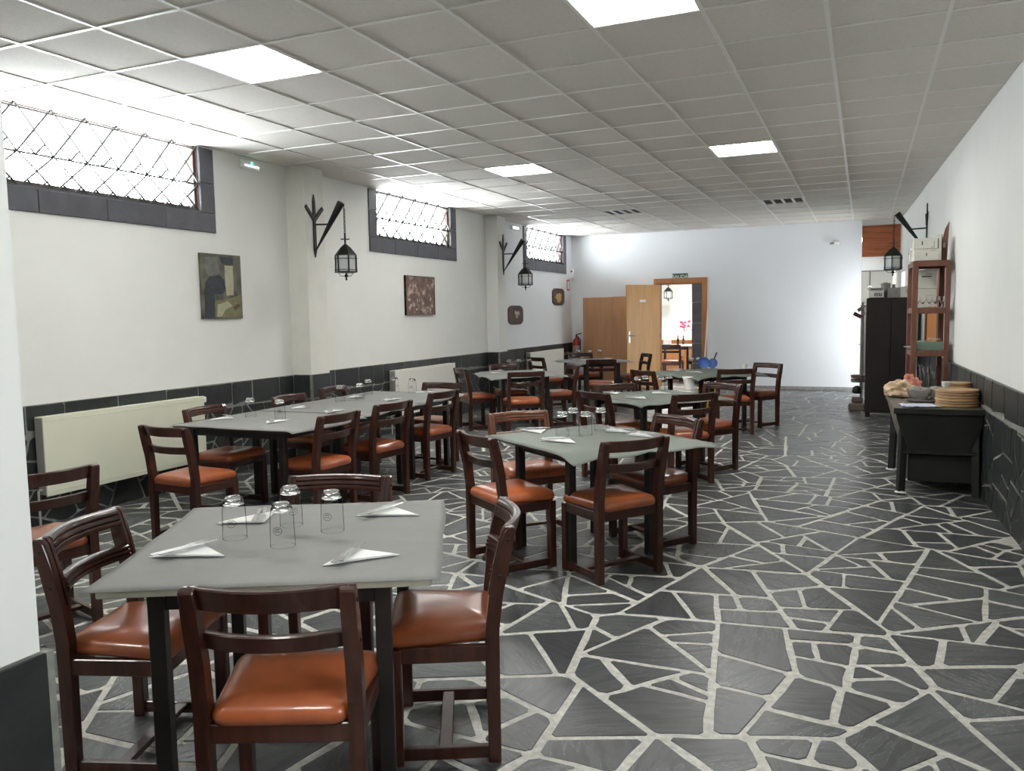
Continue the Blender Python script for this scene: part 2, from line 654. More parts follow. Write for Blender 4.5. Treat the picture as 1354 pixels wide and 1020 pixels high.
def roughen(poly, rnd, k, mid=True):
    """cut the corners a little and let the edges waver"""
    out = []
    n = len(poly)
    for i in range(n):
        a, b, c = poly[i - 1], poly[i], poly[(i + 1) % n]
        la, lc = math.dist(a, b), math.dist(b, c)
        if la < 1e-5 or lc < 1e-5:
            continue
        r = min(k * rnd.uniform(0.15, 1.3), 0.3 * la, 0.3 * lc)
        out.append((b[0] + (a[0] - b[0]) * r / la, b[1] + (a[1] - b[1]) * r / la))
        out.append((b[0] + (c[0] - b[0]) * r / lc, b[1] + (c[1] - b[1]) * r / lc))
        if mid and lc > 0.12:
            j = rnd.uniform(-0.006, 0.003)
            mx, my = (b[0] + c[0]) / 2, (b[1] + c[1]) / 2
            out.append((mx + (c[1] - b[1]) / lc * j, my - (c[0] - b[0]) / lc * j))
    return out


def stone_rings(poly, c, f, h, ch):
    """three loops: foot, edge, chamfered top; f maps (u, v, height) to 3-D"""
    small = [(p[0] + (c[0] - p[0]) * min(0.4, ch / max(0.03, math.dist(p, c))), p[1] + (c[1] - p[1]) * min(0.4, ch / max(0.03, math.dist(p, c)))) for p in poly]
    return [[f(u, v, -0.008) for u, v in poly], [f(u, v, h - ch * 0.6) for u, v in poly], [f(u, v, h) for u, v in small]]


def shown(pts):
    """projected area of a small polygon inside the frame (0 when out of view)"""
    q = [project(p) for p in pts]
    if any(k is None for k in q):
        return 0.0
    cx = sum(k[0] for k in q) / len(q); cyy = sum(k[1] for k in q) / len(q)
    if not (-60 < cx < 1414 and -60 < cyy < 1080):
        return 0.0
    return abs(area(q))


def lay(polys, parent, f, h, gap, material, name, stuff_name, limit, seed, chip=0.035, floor=False):
    rnd = random.Random(seed)
    ready = []
    for poly in polys:
        q = inset(poly, gap, rnd)
        if len(q) < 3 or area(q) < 0.002:
            continue
        c = centroid(q)
        ready.append((shown([f(u, v, 0) for u, v in q]), q, c))
    ready.sort(key=lambda r: -r[0])
    rest = MB()
    nrest = 0
    for k, (a, q, c) in enumerate(ready):
        own = k < limit and a > 60
        q = roughen(q, rnd, chip, own)
        hh = h + rnd.uniform(-0.0008, 0.0012)
        if own:
            o0 = Vector(f(c[0], c[1], 0))
            g = (lambda u, v, w, o0=o0: Vector(f(u, v, w)) - o0)
            b = MB()
            b.loops(stone_rings(q, c, g, hh, 0.003), cap0=False)
            b.build(name, material, parent, loc=o0)
        else:
            rest.loops(stone_rings(q, c, f, hh, 0.003), cap0=False)
            nrest += 1
    if nrest:
        o = rest.build(stuff_name, material, parent)
        o['kind'] = 'stuff'
    else:
        rest.bm.free()


# ================================================================== STRUCTURE
# ---- floor
b = MB()
b.box((-2.5, (YB + YF) / 2 - 0.0, -0.052), (8.4, YF - YB + 0.4, 0.10))
b.box((-2.2, 19.2, -0.0525), (8.6, 6.1, 0.10))
floor = struct(b.build('floor', 'floor_grout'))
fp = paving(XL, 1.22, YB + 0.05, YF, 1.05, 0.072, 11)
fp = [q for q in fp if centroid(q)[0] < xr(centroid(q)[1]) + 0.05]
fp2 = []
for q in fp:   # trim along the right wall
    n_ = math.hypot(1, 0.0353)
    q = clip(q, 1 / n_, 0.0353 / n_, (0.9936 + 0.0353 * 4) / n_)
    if len(q) > 2:
        fp2.append(q)
lay(fp2, floor, lambda u, v, w: Vector((u, v, w)), 0.0, 0.0125, 'floor_slate', 'paving_stone', 'far_paving_stones', 300, 21, 0.02)
lay(paving(-6, 2.0, 16.25, 22, 1.2, 0.12, 13), floor, lambda u, v, w: Vector((u, v, w)), 0.0, 0.0125, 'floor_slate', 'paving_stone', 'back_room_paving_stones', 0, 22)

# ---- ceiling: slab, grid bars, tiles
ceil = struct(MB().box((-2.3, (YB + 22.2) / 2, 3.17), (9.4, 22.4 - YB, 0.06)).build('ceiling', 'ceiling_void'))
LIGHT_CELLS = [(0, 1), (4, 1), (0, 8), (4, 8), (0, -6), (4, -6)]
VENT_CELLS = [(0, 15), (4, 15)]
UNLIT = (2, 20)
special = set(LIGHT_CELLS + VENT_CELLS + [UNLIT])
full_tile = None
rest = MB()
TZ = ZC + 0.004
for i in range(-3, 8):
    for j in range(-10, 22):
        if (i, j) in special:
            continue
        x0, y0 = GX0 + i * TILE + 0.006, GY0 + j * TILE + 0.006
        poly = [(x0, y0), (x0 + TILE - 0.012, y0), (x0 + TILE - 0.012, y0 + TILE - 0.012), (x0, y0 + TILE - 0.012)]
        whole = True
        if i == -3:
            poly = clip(poly, -1, 0, -(XL + 0.002)); whole = False
        if i >= 7:
            poly = clip(poly, 1, 0.0353, 0.9936 + 0.0353 * 4 - 0.002); whole = False
        if j == 21:
            poly = clip(poly, 0, 1, YF - 0.002); whole = False
        if j == -10:
            poly = clip(poly, 0, -1, -(YB + 0.002)); whole = False
        if len(poly) < 3 or area(poly) < 0.003:
            continue
        vis = shown([(p[0], p[1], ZC) for p in poly])
        c = centroid(poly)
        if vis > 30:
            if whole and full_tile is not None:
                link('ceiling_tile', full_tile, 'ceiling_tile', ceil, (c[0], c[1], TZ))
                continue
            bb = MB().prism([(p[0] - c[0], p[1] - c[1]) for p in poly], lambda u, v: Vector((u, v, 0)), lambda u, v: Vector((u, v, 0.015)))
            o = bb.build('ceiling_tile', 'ceiling_tile', ceil, loc=(c[0], c[1], TZ))
            if whole:
                full_tile = o.data
        else:
            rest.prism(poly, lambda u, v: Vector((u, v, TZ)), lambda u, v: Vector((u, v, TZ + 0.015)))
o = rest.build('ceiling_tiles_overhead', 'ceiling_tile', ceil)
o['kind'] = 'stuff'
for i in range(-2, 8):
    x = GX0 + i * TILE
    y1 = YF if x < 0.55 else YF
    if x > xr(YF) - 0.01:
        y1 = 4 + (0.9936 - x) / 0.0353 - 0.05
    MB().box((x, (YB + y1) / 2, ZC), (0.022, y1 - YB - 0.01, 0.006)).build('grid_bar', 'grid_white', ceil)
for j in range(-9, 22):
    y = GY0 + j * TILE
    MB().box(((XL + xr(y)) / 2, y, ZC + 0.0005), (xr(y) - XL - 0.01, 0.022, 0.0058)).build('grid_bar', 'grid_white', ceil)
# ceilings of the two back spaces
MB().box((-3.6, 19.2, 2.95), (4.9, 6.0, 0.05)).build('back_room_ceiling', 'plaster_white', ceil)

# ---- left wall, with window openings
CX = XL - WALLT / 2


def left_wall(name, ya, yb_, material):
    b = MB()
    b.box((CX, (ya + yb_) / 2, (WZ0 + WTR - 0.1) / 2), (WALLT, yb_ - ya, WZ0 + WTR + 0.1))
    y = ya
    for (a, c) in WINS:
        a2, c2 = a + WTR, c - WTR
        if a2 > yb_ or c2 < ya:
            continue
        b.box((CX, (y + a2) / 2, (WZ0 + WTR + 3.14) / 2), (WALLT, a2 - y, 3.14 - WZ0 - WTR))
        y = c2
    b.box((CX, (y + yb_) / 2, (WZ0 + WTR + 3.14) / 2), (WALLT, yb_ - y, 3.14 - WZ0 - WTR))
    for (a, c) in WINS:
        if a > ya and c < yb_:
            b.box((CX, (a + c) / 2, ZC + 0.045), (WALLT, c - a - 2 * WTR, 0.06))
    return struct(b.build(name, material))


wall_left = left_wall('wall_left', YB, 12.03, 'plaster_white')
wall_left_rear = left_wall('wall_left_rear', 12.03, YF + 0.1, 'plaster_blue')
wall_near = struct(MB().box((-2.2, YB - 0.1, 1.52), (8.0, 0.2, 3.24)).build('wall_near', 'plaster_white'))


def dado(parent, p0, p1, top, nrm, seed, limit=300, name='slate_slab'):
    """backing slab plus separate slate pieces on a wall from p0 to p1 (x, y)"""
    p0, p1 = Vector((*p0, 0)), Vector((*p1, 0))
    L = (p1 - p0).length
    ud = (p1 - p0).normalized()
    nv = Vector((*nrm, 0)).normalized()
    th = 0.016
    back = MB()
    back.prism([(0, 0.002), (L, 0.002), (L, top - 0.004), (0, top - 0.004)], lambda u, v: p0 + ud * u + Vector((0, 0, v)) + nv * 0.0005, lambda u, v: p0 + ud * u + Vector((0, 0, v)) + nv * th)
    dd = back.build('dado', 'dado_grout', parent)
    rnd = random.Random(seed)
    polys = []
    row = top * 0.76
    u = 0.0
    if L > 0.6:
        while u < L - 0.01:
            w = rnd.uniform(0.22, 0.5)
            if L - u - w < 0.15:
                w = L - u
            k = rnd.uniform(-0.03, 0.03)
            polys.append([(u, row + k), (u + w, row + rnd.uniform(-0.03, 0.03)), (u + w, top), (u, top)])
            u += w
        polys += paving(0, L, 0, row - 0.02, 0.55, 0.055, seed)
    else:
        polys = [[(0, 0), (L, 0), (L, top * 0.33), (0, top * 0.4)], [(0, top * 0.4), (L, top * 0.33), (L, top * 0.72), (0, top * 0.7)], [(0, top * 0.7), (L, top * 0.72), (L, top), (0, top)]]
    lay(polys, dd, lambda u, v, w: p0 + ud * u + Vector((0, 0, v)) + nv * (th + 0.004 + w), 0.002, 0.0075, 'dado_slate', name, 'unseen_slate_slabs', limit, seed + 1, 0.015)
    return dd


# columns on the left wall
COLS = [(6.965, 7.285, XL, -5.335, 'plaster_cream'), (11.86, 12.188, XL, -5.372, 'plaster_white')]
colobj = []
for k, (ya, yb_, xa, xb, mt) in enumerate(COLS):
    c = struct(MB().box(((xa + xb) / 2, (ya + yb_) / 2, 1.535), (xb - xa, yb_ - ya, 3.07)).build('wall_column', mt))
    c['label'] = ['near', 'far'][k] + ' plastered column standing out of the left wall'
    dado(c, (xa + 0.02, ya), (xb, ya), 0.905, (0, -1), 60 + k)
    dado(c, (xb, yb_), (xb, ya), 0.905, (1, 0), 70 + k)
    colobj.append(c)
dado(wall_left, (XL, 6.95), (XL, YB), 0.90, (1, 0), 31, 300)
dado(wall_left, (XL, 11.85), (XL, 7.3), 0.905, (1, 0), 32, 300)
dado(wall_left_rear, (XL, YF - 0.01), (XL, 12.2), 0.905, (1, 0), 33, 300)

# ---- right wall: proud part to y=12.26, then stepped back a little
# (daylight also enters by two added openings: near the camera and behind the cabinet)
def right_wall(name, x_of, ya, yb_, gaps):
    b = MB()
    T = 0.24

    def seg(y0, y1, z0, z1):
        poly = [(x_of(y0), y0), (x_of(y0) + T, y0), (x_of(y1) + T, y1), (x_of(y1), y1)]
        b.prism(poly, lambda u, v: Vector((u, v, z0)), lambda u, v: Vector((u, v, z1)))
    y = ya
    for (g0, g1, z0, z1) in gaps:
        seg(y, g0, -0.1, 3.14)
        if z0 > 0:
            seg(g0, g1, -0.1, z0)
        seg(g0, g1, z1, 3.14)
        y = g1
    seg(y, yb_, -0.1, 3.14)
    return struct(b.build(name, 'plaster_white'))


def xr2(y):
    return xr(y) + 0.004 if y < 15.72 else xr(15.72) + 0.004


wall_right = right_wall('wall_right', xr, YB, 12.26, [RWIN])
wall_right_rear = right_wall('wall_right_rear', xr2, 12.262, 22.2, [RDOOR, (15.72, 15.721, 3.0, 3.13)])


def glazing(kind, label, x_of, gap, mullions, pane):
    g0, g1, z0, z1 = gap
    w = thing(kind, '', 'window')
    del w['category']
    w['label'] = label
    struct(w)
    x = x_of((g0 + g1) / 2) + 0.12
    f = MB()
    f.box((x, (g0 + g1) / 2, z1 - 0.025), (0.06, g1 - g0, 0.05)).box((x, (g0 + g1) / 2, z0 + 0.025), (0.06, g1 - g0, 0.05))
    n = mullions + 1
    for k in range(n + 1):
        f.box((x, g0 + 0.025 + (g1 - g0 - 0.05) * k / n, (z0 + z1) / 2), (0.06, 0.05, z1 - z0))
    f.build('frame', 'grid_white', w)
    for k in range(n):
        a, c = g0 + 0.05 + (g1 - g0 - 0.05) * k / n, g0 + (g1 - g0 - 0.05) * (k + 1) / n
        MB().box((x, (a + c) / 2, (z0 + z1) / 2), (0.005, c - a, z1 - z0 - 0.1)).build('pane', pane, w)


glazing('window_4', 'added unseen side window in the right wall, lighting the pillar', xr, RWIN, 0, 'tinted_pane')
glazing('added_entrance', 'added glazed entrance behind the dark cabinet, lighting the rear wall', xr2, RDOOR, 0, 'dim_pane')
dado(wall_right, (xr(YB + 0.02), YB + 0.02), (xr(12.2), 12.2), 0.955, (-1, 0), 41, 300)

# ---- far wall with the doorway
DX0, DX1, DZ = -3.76, -2.885, 2.06          # clear door opening
b = MB()
b.box(((XL - 0.3 + DX0) / 2, YF + 0.1, 1.57), (DX0 - XL + 0.3, 0.2, 3.14))
b.box(((DX1 - 0.06) / 2, YF + 0.1, 1.57), (-0.06 - DX1, 0.2, 3.14))
b.box(((DX0 + DX1) / 2, YF + 0.1, (DZ + 3.14) / 2), (DX1 - DX0, 0.2, 3.14 - DZ))
wall_far = struct(b.build('wall_far', 'plaster_blue'))
bb_ = struct(MB().box((-1.44, YF - 0.008, 0.033), (2.74, 0.014, 0.06)).build('baseboard_far', 'terrazzo'))

# back room behind the door, bar space behind the gap on the right
b = MB()
b.box((-3.6, 22.2, 1.52), (4.9, 0.15, 3.24))
b.box((-6.0, 19.2, 1.52), (0.15, 6.2, 3.24))
wall_back_room = struct(b.build('wall_back_room', 'plaster_white'))
struct(MB().box((-1.25, 19.2, 1.57), (0.15, 6.0, 3.14)).build('wall_partition', 'plaster_white'))
struct(MB().box((0.4, 22.2, 1.52), (3.3, 0.15, 3.24)).build('wall_bar', 'plaster_white'))
c = struct(MB().box((-3.085, 17.05, 1.5), (0.34, 0.34, 3.0)).build('wall_pier', 'dado_grout'))
for face in range(2):
    p0, p1, nr = (((-3.255, 16.88), (-2.915, 16.88), (0, -1)), ((-3.255, 17.22), (-3.255, 16.88), (-1, 0)))[face]
    p0, p1 = Vector((*p0, 0)), Vector((*p1, 0))
    ud = (p1 - p0).normalized()
    nv = Vector((*nr, 0))
    polys = [[(0, z), (0.34, z), (0.34, z + 0.42), (0, z + 0.42)] for z in [0.42 * q for q in range(7)]]
    lay(polys, c, lambda u, v, w: p0 + ud * u + Vector((0, 0, v)) + nv * (0.006 + w), 0.006, 0.006, 'trim_slate', 'slate_slab', 'unseen_slate_slabs', 300, 90 + face, 0.01)

# ---- near pillar at the left edge of the picture
pil = struct(MB().box((-1.66, 0.745, 1.535), (0.50, 0.498, 3.07)).build('wall_pillar', 'plaster_white'))
th = 0.016
bk = MB()
bk.box((-1.66, 0.745, 0.44), (0.50 + 2 * th, 0.498 + 2 * th, 0.878))
pdado = bk.build('dado', 'dado_grout', pil)
for (p0, p1, nr, sd) in (((-1.41, 0.496), (-1.41, 0.994), (1, 0), 3), ((-1.41, 0.994), (-1.91, 0.994), (0, 1), 5)):
    p0, p1 = Vector((*p0, 0)), Vector((*p1, 0))
    ud = (p1 - p0).normalized()
    nv = Vector((*nr, 0))
    rnd = random.Random(sd)
    L = (p1 - p0).length
    polys = [[(0, 0), (L, 0), (L, 0.34), (0, 0.30)], [(0, 0.30), (L, 0.34), (L, 0.885), (0, 0.885)]]
    lay(polys, pdado, lambda u, v, w: p0 + ud * u + Vector((0, 0, v)) + nv * (th + 0.004 + w), 0.003, 0.004, 'dado_slate', 'slate_slab', 'unseen_slate_slabs', 300, sd, 0.012)

# ---- windows
for k, (a, c) in enumerate(WINS):
    a2, c2, z2 = a + WTR, c - WTR, WZ0 + WTR
    w = thing('window_%d' % (k + 1), '', 'window')
    del w['category']
    w['label'] = ['near', 'middle', 'rear'][k] + ' high wall window with slate surround and diamond iron grille'
    struct(w)
    # slate surround, piece by piece
    n = 4
    for q in range(n):
        u0, u1 = a + (c - a) * q / n, a + (c - a) * (q + 1) / n
        MB().box((XL + 0.009, (u0 + u1) / 2, WZ0 + WTR / 2), (0.018, u1 - u0 - 0.005, WTR - 0.003), 0.003).build('surround_slab', 'trim_slate', w)
    for (u, hh) in ((a + WTR / 2, 0.33), (c - WTR / 2, 0.27)):
        MB().box((XL + 0.009, u, z2 + hh / 2), (0.018, WTR - 0.003, hh - 0.005), 0.003).build('surround_slab', 'trim_slate', w)
        MB().box((XL + 0.009, u, (z2 + hh + ZC) / 2 - 0.004), (0.018, WTR - 0.003, ZC - z2 - hh - 0.012), 0.003).build('surround_slab', 'trim_slate', w)
    MB().box((XL - 0.012, (a2 + c2) / 2, z2 + 0.006), (0.05, c2 - a2, 0.012)).build('sill', 'trim_slate', w)
    for yy, s_ in ((a2 + 0.005, 1), (c2 - 0.005, -1)):
        MB().box((XL - 0.07, yy, (z2 + ZC) / 2 + 0.004), (0.13, 0.01, ZC - z2 - 0.03)).build('reveal_lining', 'rust_frame', w)
    xf = XL - 0.05
    fr = MB()
    fr.box((xf, (a2 + c2) / 2, z2 + 0.03), (0.05, c2 - a2, 0.035)).box((xf, (a2 + c2) / 2, ZC - 0.006), (0.03, c2 - a2, 0.012))
    fr.box((xf, a2 + 0.018, (z2 + ZC) / 2), (0.05, 0.035, ZC - z2)).box((xf, c2 - 0.018, (z2 + ZC) / 2), (0.05, 0.035, ZC - z2))
    fo = fr.build('window_frame', 'rust_frame', w)
    for q in range(2):
        u0, u1 = (a2 + 0.04, (a2 + c2) / 2 - 0.016) if q == 0 else ((a2 + c2) / 2 + 0.016, c2 - 0.04)
        MB().box((xf, (u0 + u1) / 2, (z2 + ZC) / 2), (0.004, u1 - u0, ZC - z2 - 0.08)).build('pane', 'pane_glass', fo)
    # iron lattice outside: three rails with crossing diagonals
    xg = XL - 0.008
    gw = (0.014, 0.019, 0.022)[k]
    za, zm, zb = z2 + 0.0, z2 + 0.25, ZC + 0.0
    for z in (za + 0.02, zm, zb - 0.03):
        MB().box((xg, (a2 + c2) / 2, z), (0.008, c2 - a2 - 0.02, gw)).build('grille_rail', 'iron_grey', w)
    step = 0.33
    nn = int((c2 - a2) / step) + 1
    for (z0_, z1_) in ((za, zm), (zm, zb)):
        for q in range(nn):
            u = a2 + q * (c2 - a2) / nn
            du = (c2 - a2) / nn
            g = MB()
            g.bar((xg, u, z0_), (xg, u + du, z1_), gw, 0.010)
            g.bar((xg + 0.008, u + du, z0_), (xg + 0.008, u, z1_), gw, 0.010)
            g.bar((xg, u + du * 0.5, z0_), (xg, u + du * 0.75, z0_ + (z1_ - z0_) * 0.22), gw, 0.010)
            g.bar((xg, u + du * 0.5, z0_), (xg, u + du * 0.25, z0_ + (z1_ - z0_) * 0.22), gw, 0.010)
            g.build('grille_cross', 'iron_grey', w)

# ---- door frame, open door leaf
d = thing('door_1', '', 'door')
del d['category']
d['label'] = 'open honey coloured wooden door in the rear wall'
struct(d)
for x0, x1 in ((DX0 - 0.09, DX0 + 0.01), (DX1 - 0.01, DX1 + 0.085)):
    MB().box(((x0 + x1) / 2, YF - 0.008, DZ / 2), (x1 - x0, 0.03, DZ), 0.004).build('casing', 'frame_wood', d)
MB().box(((DX0 + DX1) / 2, YF - 0.009, DZ + 0.045), (DX1 - DX0 + 0.176, 0.03, 0.10), 0.004).build('casing', 'frame_wood', d)
for x in (DX0 + 0.012, DX1 - 0.012):
    MB().box((x, YF + 0.1, DZ / 2), (0.024, 0.2, DZ), 0.002).build('jamb', 'frame_wood', d)
MB().box(((DX0 + DX1) / 2, YF + 0.1, DZ - 0.012), (DX1 - DX0, 0.2, 0.024), 0.002).build('jamb', 'frame_wood', d)
hinge = Vector((DX0 + 0.03, YF - 0.03, 0))
free = Vector((-4.215, 15.36, 0))
dv = (free - hinge).normalized()
ang = math.atan2(dv.y, dv.x)
leaf = MB().box((0.405, 0, 1.02), (0.81, 0.036, 2.03), 0.003).build('door_leaf', 'door_wood', d)
leaf.location = hinge
leaf.rotation_euler = (0, 0, ang)
hd = MB()
hd.box((0.755, 0.021, 1.02), (0.04, 0.006, 0.22), 0.002)
hd.tube([(0.755, 0.022, 1.05), (0.755, 0.06, 1.05), (0.64, 0.062, 1.045)], 0.009, 8)
hd.build('door_handle', 'brushed', leaf, True)
MB().box((0.43, 0.0195, 1.72), (0.14, 0.003, 0.045), 0.001).build('name_plate', 'plastic_white', leaf)
for z in (0.3, 1.0, 1.75):
    MB().lathe([(0.008, z), (0.008, z + 0.09)], 8, (0.0, 0.02, 0)).build('hinge', 'chrome', leaf)


d = thing('window_5', '', 'window')
del d['category']
d['label'] = 'orange wooden hatch in the right wall behind the shelf unit'
struct(d)
for (ya, yb_, dep, zt, mt, nm0) in ((9.86, 10.0, 0.055, 1.97, 'shelf_wood', 'casing'), (11.08, 11.2, 0.055, 1.97, 'shelf_wood', 'casing'), (10.0, 11.08, 0.04, 1.90, 'door_orange', 'shutter')):
    MB().prism([(xr(ya) - dep, ya), (xr(ya) - 0.001, ya), (xr(yb_) - 0.001, yb_), (xr(yb_) - dep, yb_)], lambda u, v: Vector((u, v, 1.03)), lambda u, v: Vector((u, v, zt))).build(nm0, mt, d)
MB().prism([(xr(10.0) - 0.055, 10.0), (xr(10.0) - 0.001, 10.0), (xr(11.08) - 0.001, 11.08), (xr(11.08) - 0.055, 11.08)], lambda u, v: Vector((u, v, 1.90)), lambda u, v: Vector((u, v, 1.97))).build('casing', 'shelf_wood', d)

# ================================================================== CEILING FIXTURES
def ceiling_light(i, j, label, lit=True, group=None):
    x, y = GX0 + (i + 0.5) * TILE, GY0 + (j + 0.5) * TILE
    t = thing('ceiling_light', label, 'ceiling light', (x, y, ZC), 0, group)
    f = MB()
    s = 0.292
    for a, b_ in (((-s, 0), (0.016, 2 * s)), ((s, 0), (0.016, 2 * s)), ((0, -s), (2 * s, 0.016)), ((0, s), (2 * s, 0.016))):
        f.box((a[0], a[1], 0.025), (b_[0], b_[1], 0.05))
    f.box((0, 0, 0.055), (2 * s, 2 * s, 0.01))
    f.build('housing', 'grid_white', t)
    MB().box((0, 0, 0.012), (2 * s - 0.018, 2 * s - 0.018, 0.006)).build('diffuser', 'panel_light' if lit else 'panel_unlit', t)
    for q in range(3):
        MB().box((-0.15 + 0.15 * q, 0, 0.0045), (0.006, 2 * s - 0.02, 0.008)).build('louvre', 'grid_white', t)
    return t


names = ['second panel from the near edge, over the front table', 'at the top edge above the middle of the room', 'nearer the left wall in the far row', 'right-hand one of the far row', 'overhead behind the camera near the left wall', 'overhead behind the camera near the pillar']
labs = ['lit square ceiling panel above the front table and long table', 'large lit square ceiling panel cut by the top picture edge', 'lit square ceiling panel in far row, left one', 'lit square ceiling panel in far row, right one', 'lit ceiling panel left of the camera overhead', 'lit ceiling panel right above the camera']
for (i, j), lb in zip(LIGHT_CELLS, labs):
    ceiling_light(i, j, lb, True, 'fluorescent panels in the ceiling')
ceiling_light(UNLIT[0], UNLIT[1], 'unlit white ceiling panel close to the rear wall', False, 'fluorescent panels in the ceiling')
for (i, j), lb in zip(VENT_CELLS, ['four-slot ceiling air vent beyond the left far light panel', 'four-slot ceiling air vent beyond the right far light panel']):
    x, y = GX0 + (i + 0.5) * TILE, GY0 + (j + 0.5) * TILE
    t = thing('ceiling_vent', lb, 'air vent', (x, y, ZC), 0, 'air vents in the ceiling')
    f = MB()
    for a, b_ in (((-0.28, 0), (0.03, 0.59)), ((0.28, 0), (0.03, 0.59)), ((0, -0.28), (0.59, 0.03)), ((0, 0.28), (0.59, 0.03))):
        f.box((a[0], a[1], 0.004), (b_[0], b_[1], 0.012))
    f.build('frame', 'grid_white', t)
    MB().box((0, 0, 0.035), (0.59, 0.59, 0.004)).build('backing', 'grey_paint', t)
    for q in range(3):
        MB().box((-0.14 + 0.14 * q, 0, 0.004), (0.035, 0.54, 0.012)).build('slat', 'grid_white', t)
    for q in range(9):
        MB().box((0, -0.23 + q * 0.0575, 0.02), (0.53, 0.004, 0.02), 0, Matrix.Rotation(0.6, 3, 'X')).build('blade', 'grey_paint', t)

# ================================================================== CHAIRS
LEGX, REARY, FRONTY = 0.208, -0.155, 0.170


def rail_mesh(zc, hgt, yoff, lean):
    """curved back rail, fluted on the sitter's side"""
    prof = [(-0.013, -0.5), (0.011, -0.5), (0.016, -0.36), (0.016, -0.21), (0.007, -0.15), (0.016, -0.09), (0.016, 0.11), (0.007, 0.17), (0.016, 0.23), (0.016, 0.40), (0.009, 0.5), (-0.009, 0.5), (-0.013, 0.42)]
    rings = []
    n = 13
    for k in range(n):
        s = -1 + 2 * k / (n - 1)
        x = s * 0.192
        bow = -0.046 * (1 - s * s)
        slope = 0.092 * s / 0.192 * 0.9
        nx, ny = -slope, 1.0
        q = math.hypot(nx, ny)
        rings.append([Vector((x + t * nx / q, yoff + bow + t * ny / q - lean * z * hgt, zc + z * hgt)) for t, z in prof])
    return MB().loops(rings)


def make_chair(label, bolts=True):
    t = thing('dining_chair', label, 'chair')
    for s in (-1, 1):
        f = MB()
        f.box((s * LEGX, FRONTY, 0.20), (0.042, 0.044, 0.40), 0.004)
        f.build('leg', 'chair_wood', t)
    for s in (-1, 1):                       # rear legs run up into the back posts
        prof = [(-0.176, 0), (-0.134, 0), (-0.132, 0.46), (-0.146, 0.58), (-0.172, 0.70), (-0.198, 0.788), (-0.208, 0.800), (-0.228, 0.804), (-0.238, 0.794), (-0.218, 0.70), (-0.192, 0.58), (-0.177, 0.46)]
        f = MB()
        f.prism(prof, lambda u, v: Vector((s * (LEGX + 0.021), u, v)), lambda u, v: Vector((s * (LEGX - 0.021), u, v)))
        es = [e for e in f.bm.edges]
        bmesh.ops.bevel(f.bm, geom=es, offset=0.004, segments=1, affect='EDGES')
        for q in (-1, 1):                   # two raised flutes on the sitter's side
            rp = [(-0.150, 0.58), (-0.142, 0.58), (-0.166, 0.70), (-0.190, 0.786), (-0.202, 0.803), (-0.215, 0.803), (-0.180, 0.70)]
            x0_, x1_ = s * LEGX + q * 0.011 - 0.0075, s * LEGX + q * 0.011 + 0.0075
            f.prism(rp, lambda u, v: Vector((x0_, u, v)), lambda u, v: Vector((x1_, u, v)))
        po = f.build('back_post', 'chair_wood', t)
        if bolts:
            for z, y in ((0.762, -0.212), (0.642, -0.183)):
                MB().lathe([(0.006, 0), (0.006, 0.003), (0.003, 0.0045)], 8).build('bolt', 'iron_black', po).matrix_local = Matrix.Translation((s * (LEGX + 0.0205), y, z)) @ Matrix.Rotation(s * PI / 2, 4, 'Y')
    rail_mesh(0.772, 0.064, -0.200, 0.30).build('top_rail', 'chair_wood', t, True)
    rail_mesh(0.645, 0.048, -0.162, 0.27).build('back_slat', 'chair_wood', t, True)
    f = MB()
    f.box((0, FRONTY, 0.378), (2 * LEGX - 0.03, 0.026, 0.055), 0.003)
    f.box((0, REARY, 0.378), (2 * LEGX - 0.03, 0.026, 0.055), 0.003)
    for s in (-1, 1):
        f.box((s * (LEGX + 0.002), 0.008, 0.378), (0.026, FRONTY - REARY - 0.03, 0.055), 0.003)
    f.build('seat_frame', 'chair_wood', t)
    for s in (-1, 1):
        MB().box((s * LEGX, 0.008, 0.036), (0.022, FRONTY - REARY - 0.03, 0.044), 0.003).build('stretcher', 'chair_wood', t)
    MB().box((0, 0.01, 0.044), (2 * LEGX - 0.02, 0.045, 0.020), 0.003).build('stretcher', 'chair_wood', t)
    # padded seat
    lv = [(0.010, 0.402), (0.0, 0.410), (-0.004, 0.424), (0.0, 0.440), (0.012, 0.454), (0.035, 0.464), (0.08, 0.471), (0.14, 0.474)]
    rings = []
    hw, y0, y1, rc = 0.222, -0.178, 0.200, 0.04
    for ins, z in lv:
        ring = []
        w, a, c = hw - ins, y0 + ins * 0.8, y1 - ins * 0.8
        r = max(0.012, rc - ins * 0.3)
        for (cxs, cys, a0) in ((1, 1, 0), (-1, 1, PI / 2), (-1, -1, PI), (1, -1, 1.5 * PI)):
            for q in range(5):
                th_ = a0 + q * PI / 8
                wid = w if cys > 0 else w - 0.036
                ring.append(Vector((cxs * (wid - r) + r * math.cos(th_), (c - r if cys > 0 else a + r) + r * math.sin(th_), z)))
        rings.append(ring)
    MB().loops(rings).build('seat', 'seat_leather', t, True)
    return t


chair_proto = make_chair('dining chair')
plain_chair = make_chair('dining chair', False)
used_c, used_p = [], []


def R(a):
    return math.radians(a)


def chair(label, x, y, face, far=False, group=None):
    """face: heading of the sitter in degrees (0 = +x, 90 = +y)"""
    if far:
        return place(plain_chair, used_p, label, (x, y, 0), R(face - 90), group)
    return place(chair_proto, used_c, label, (x, y, 0), R(face - 90), group)


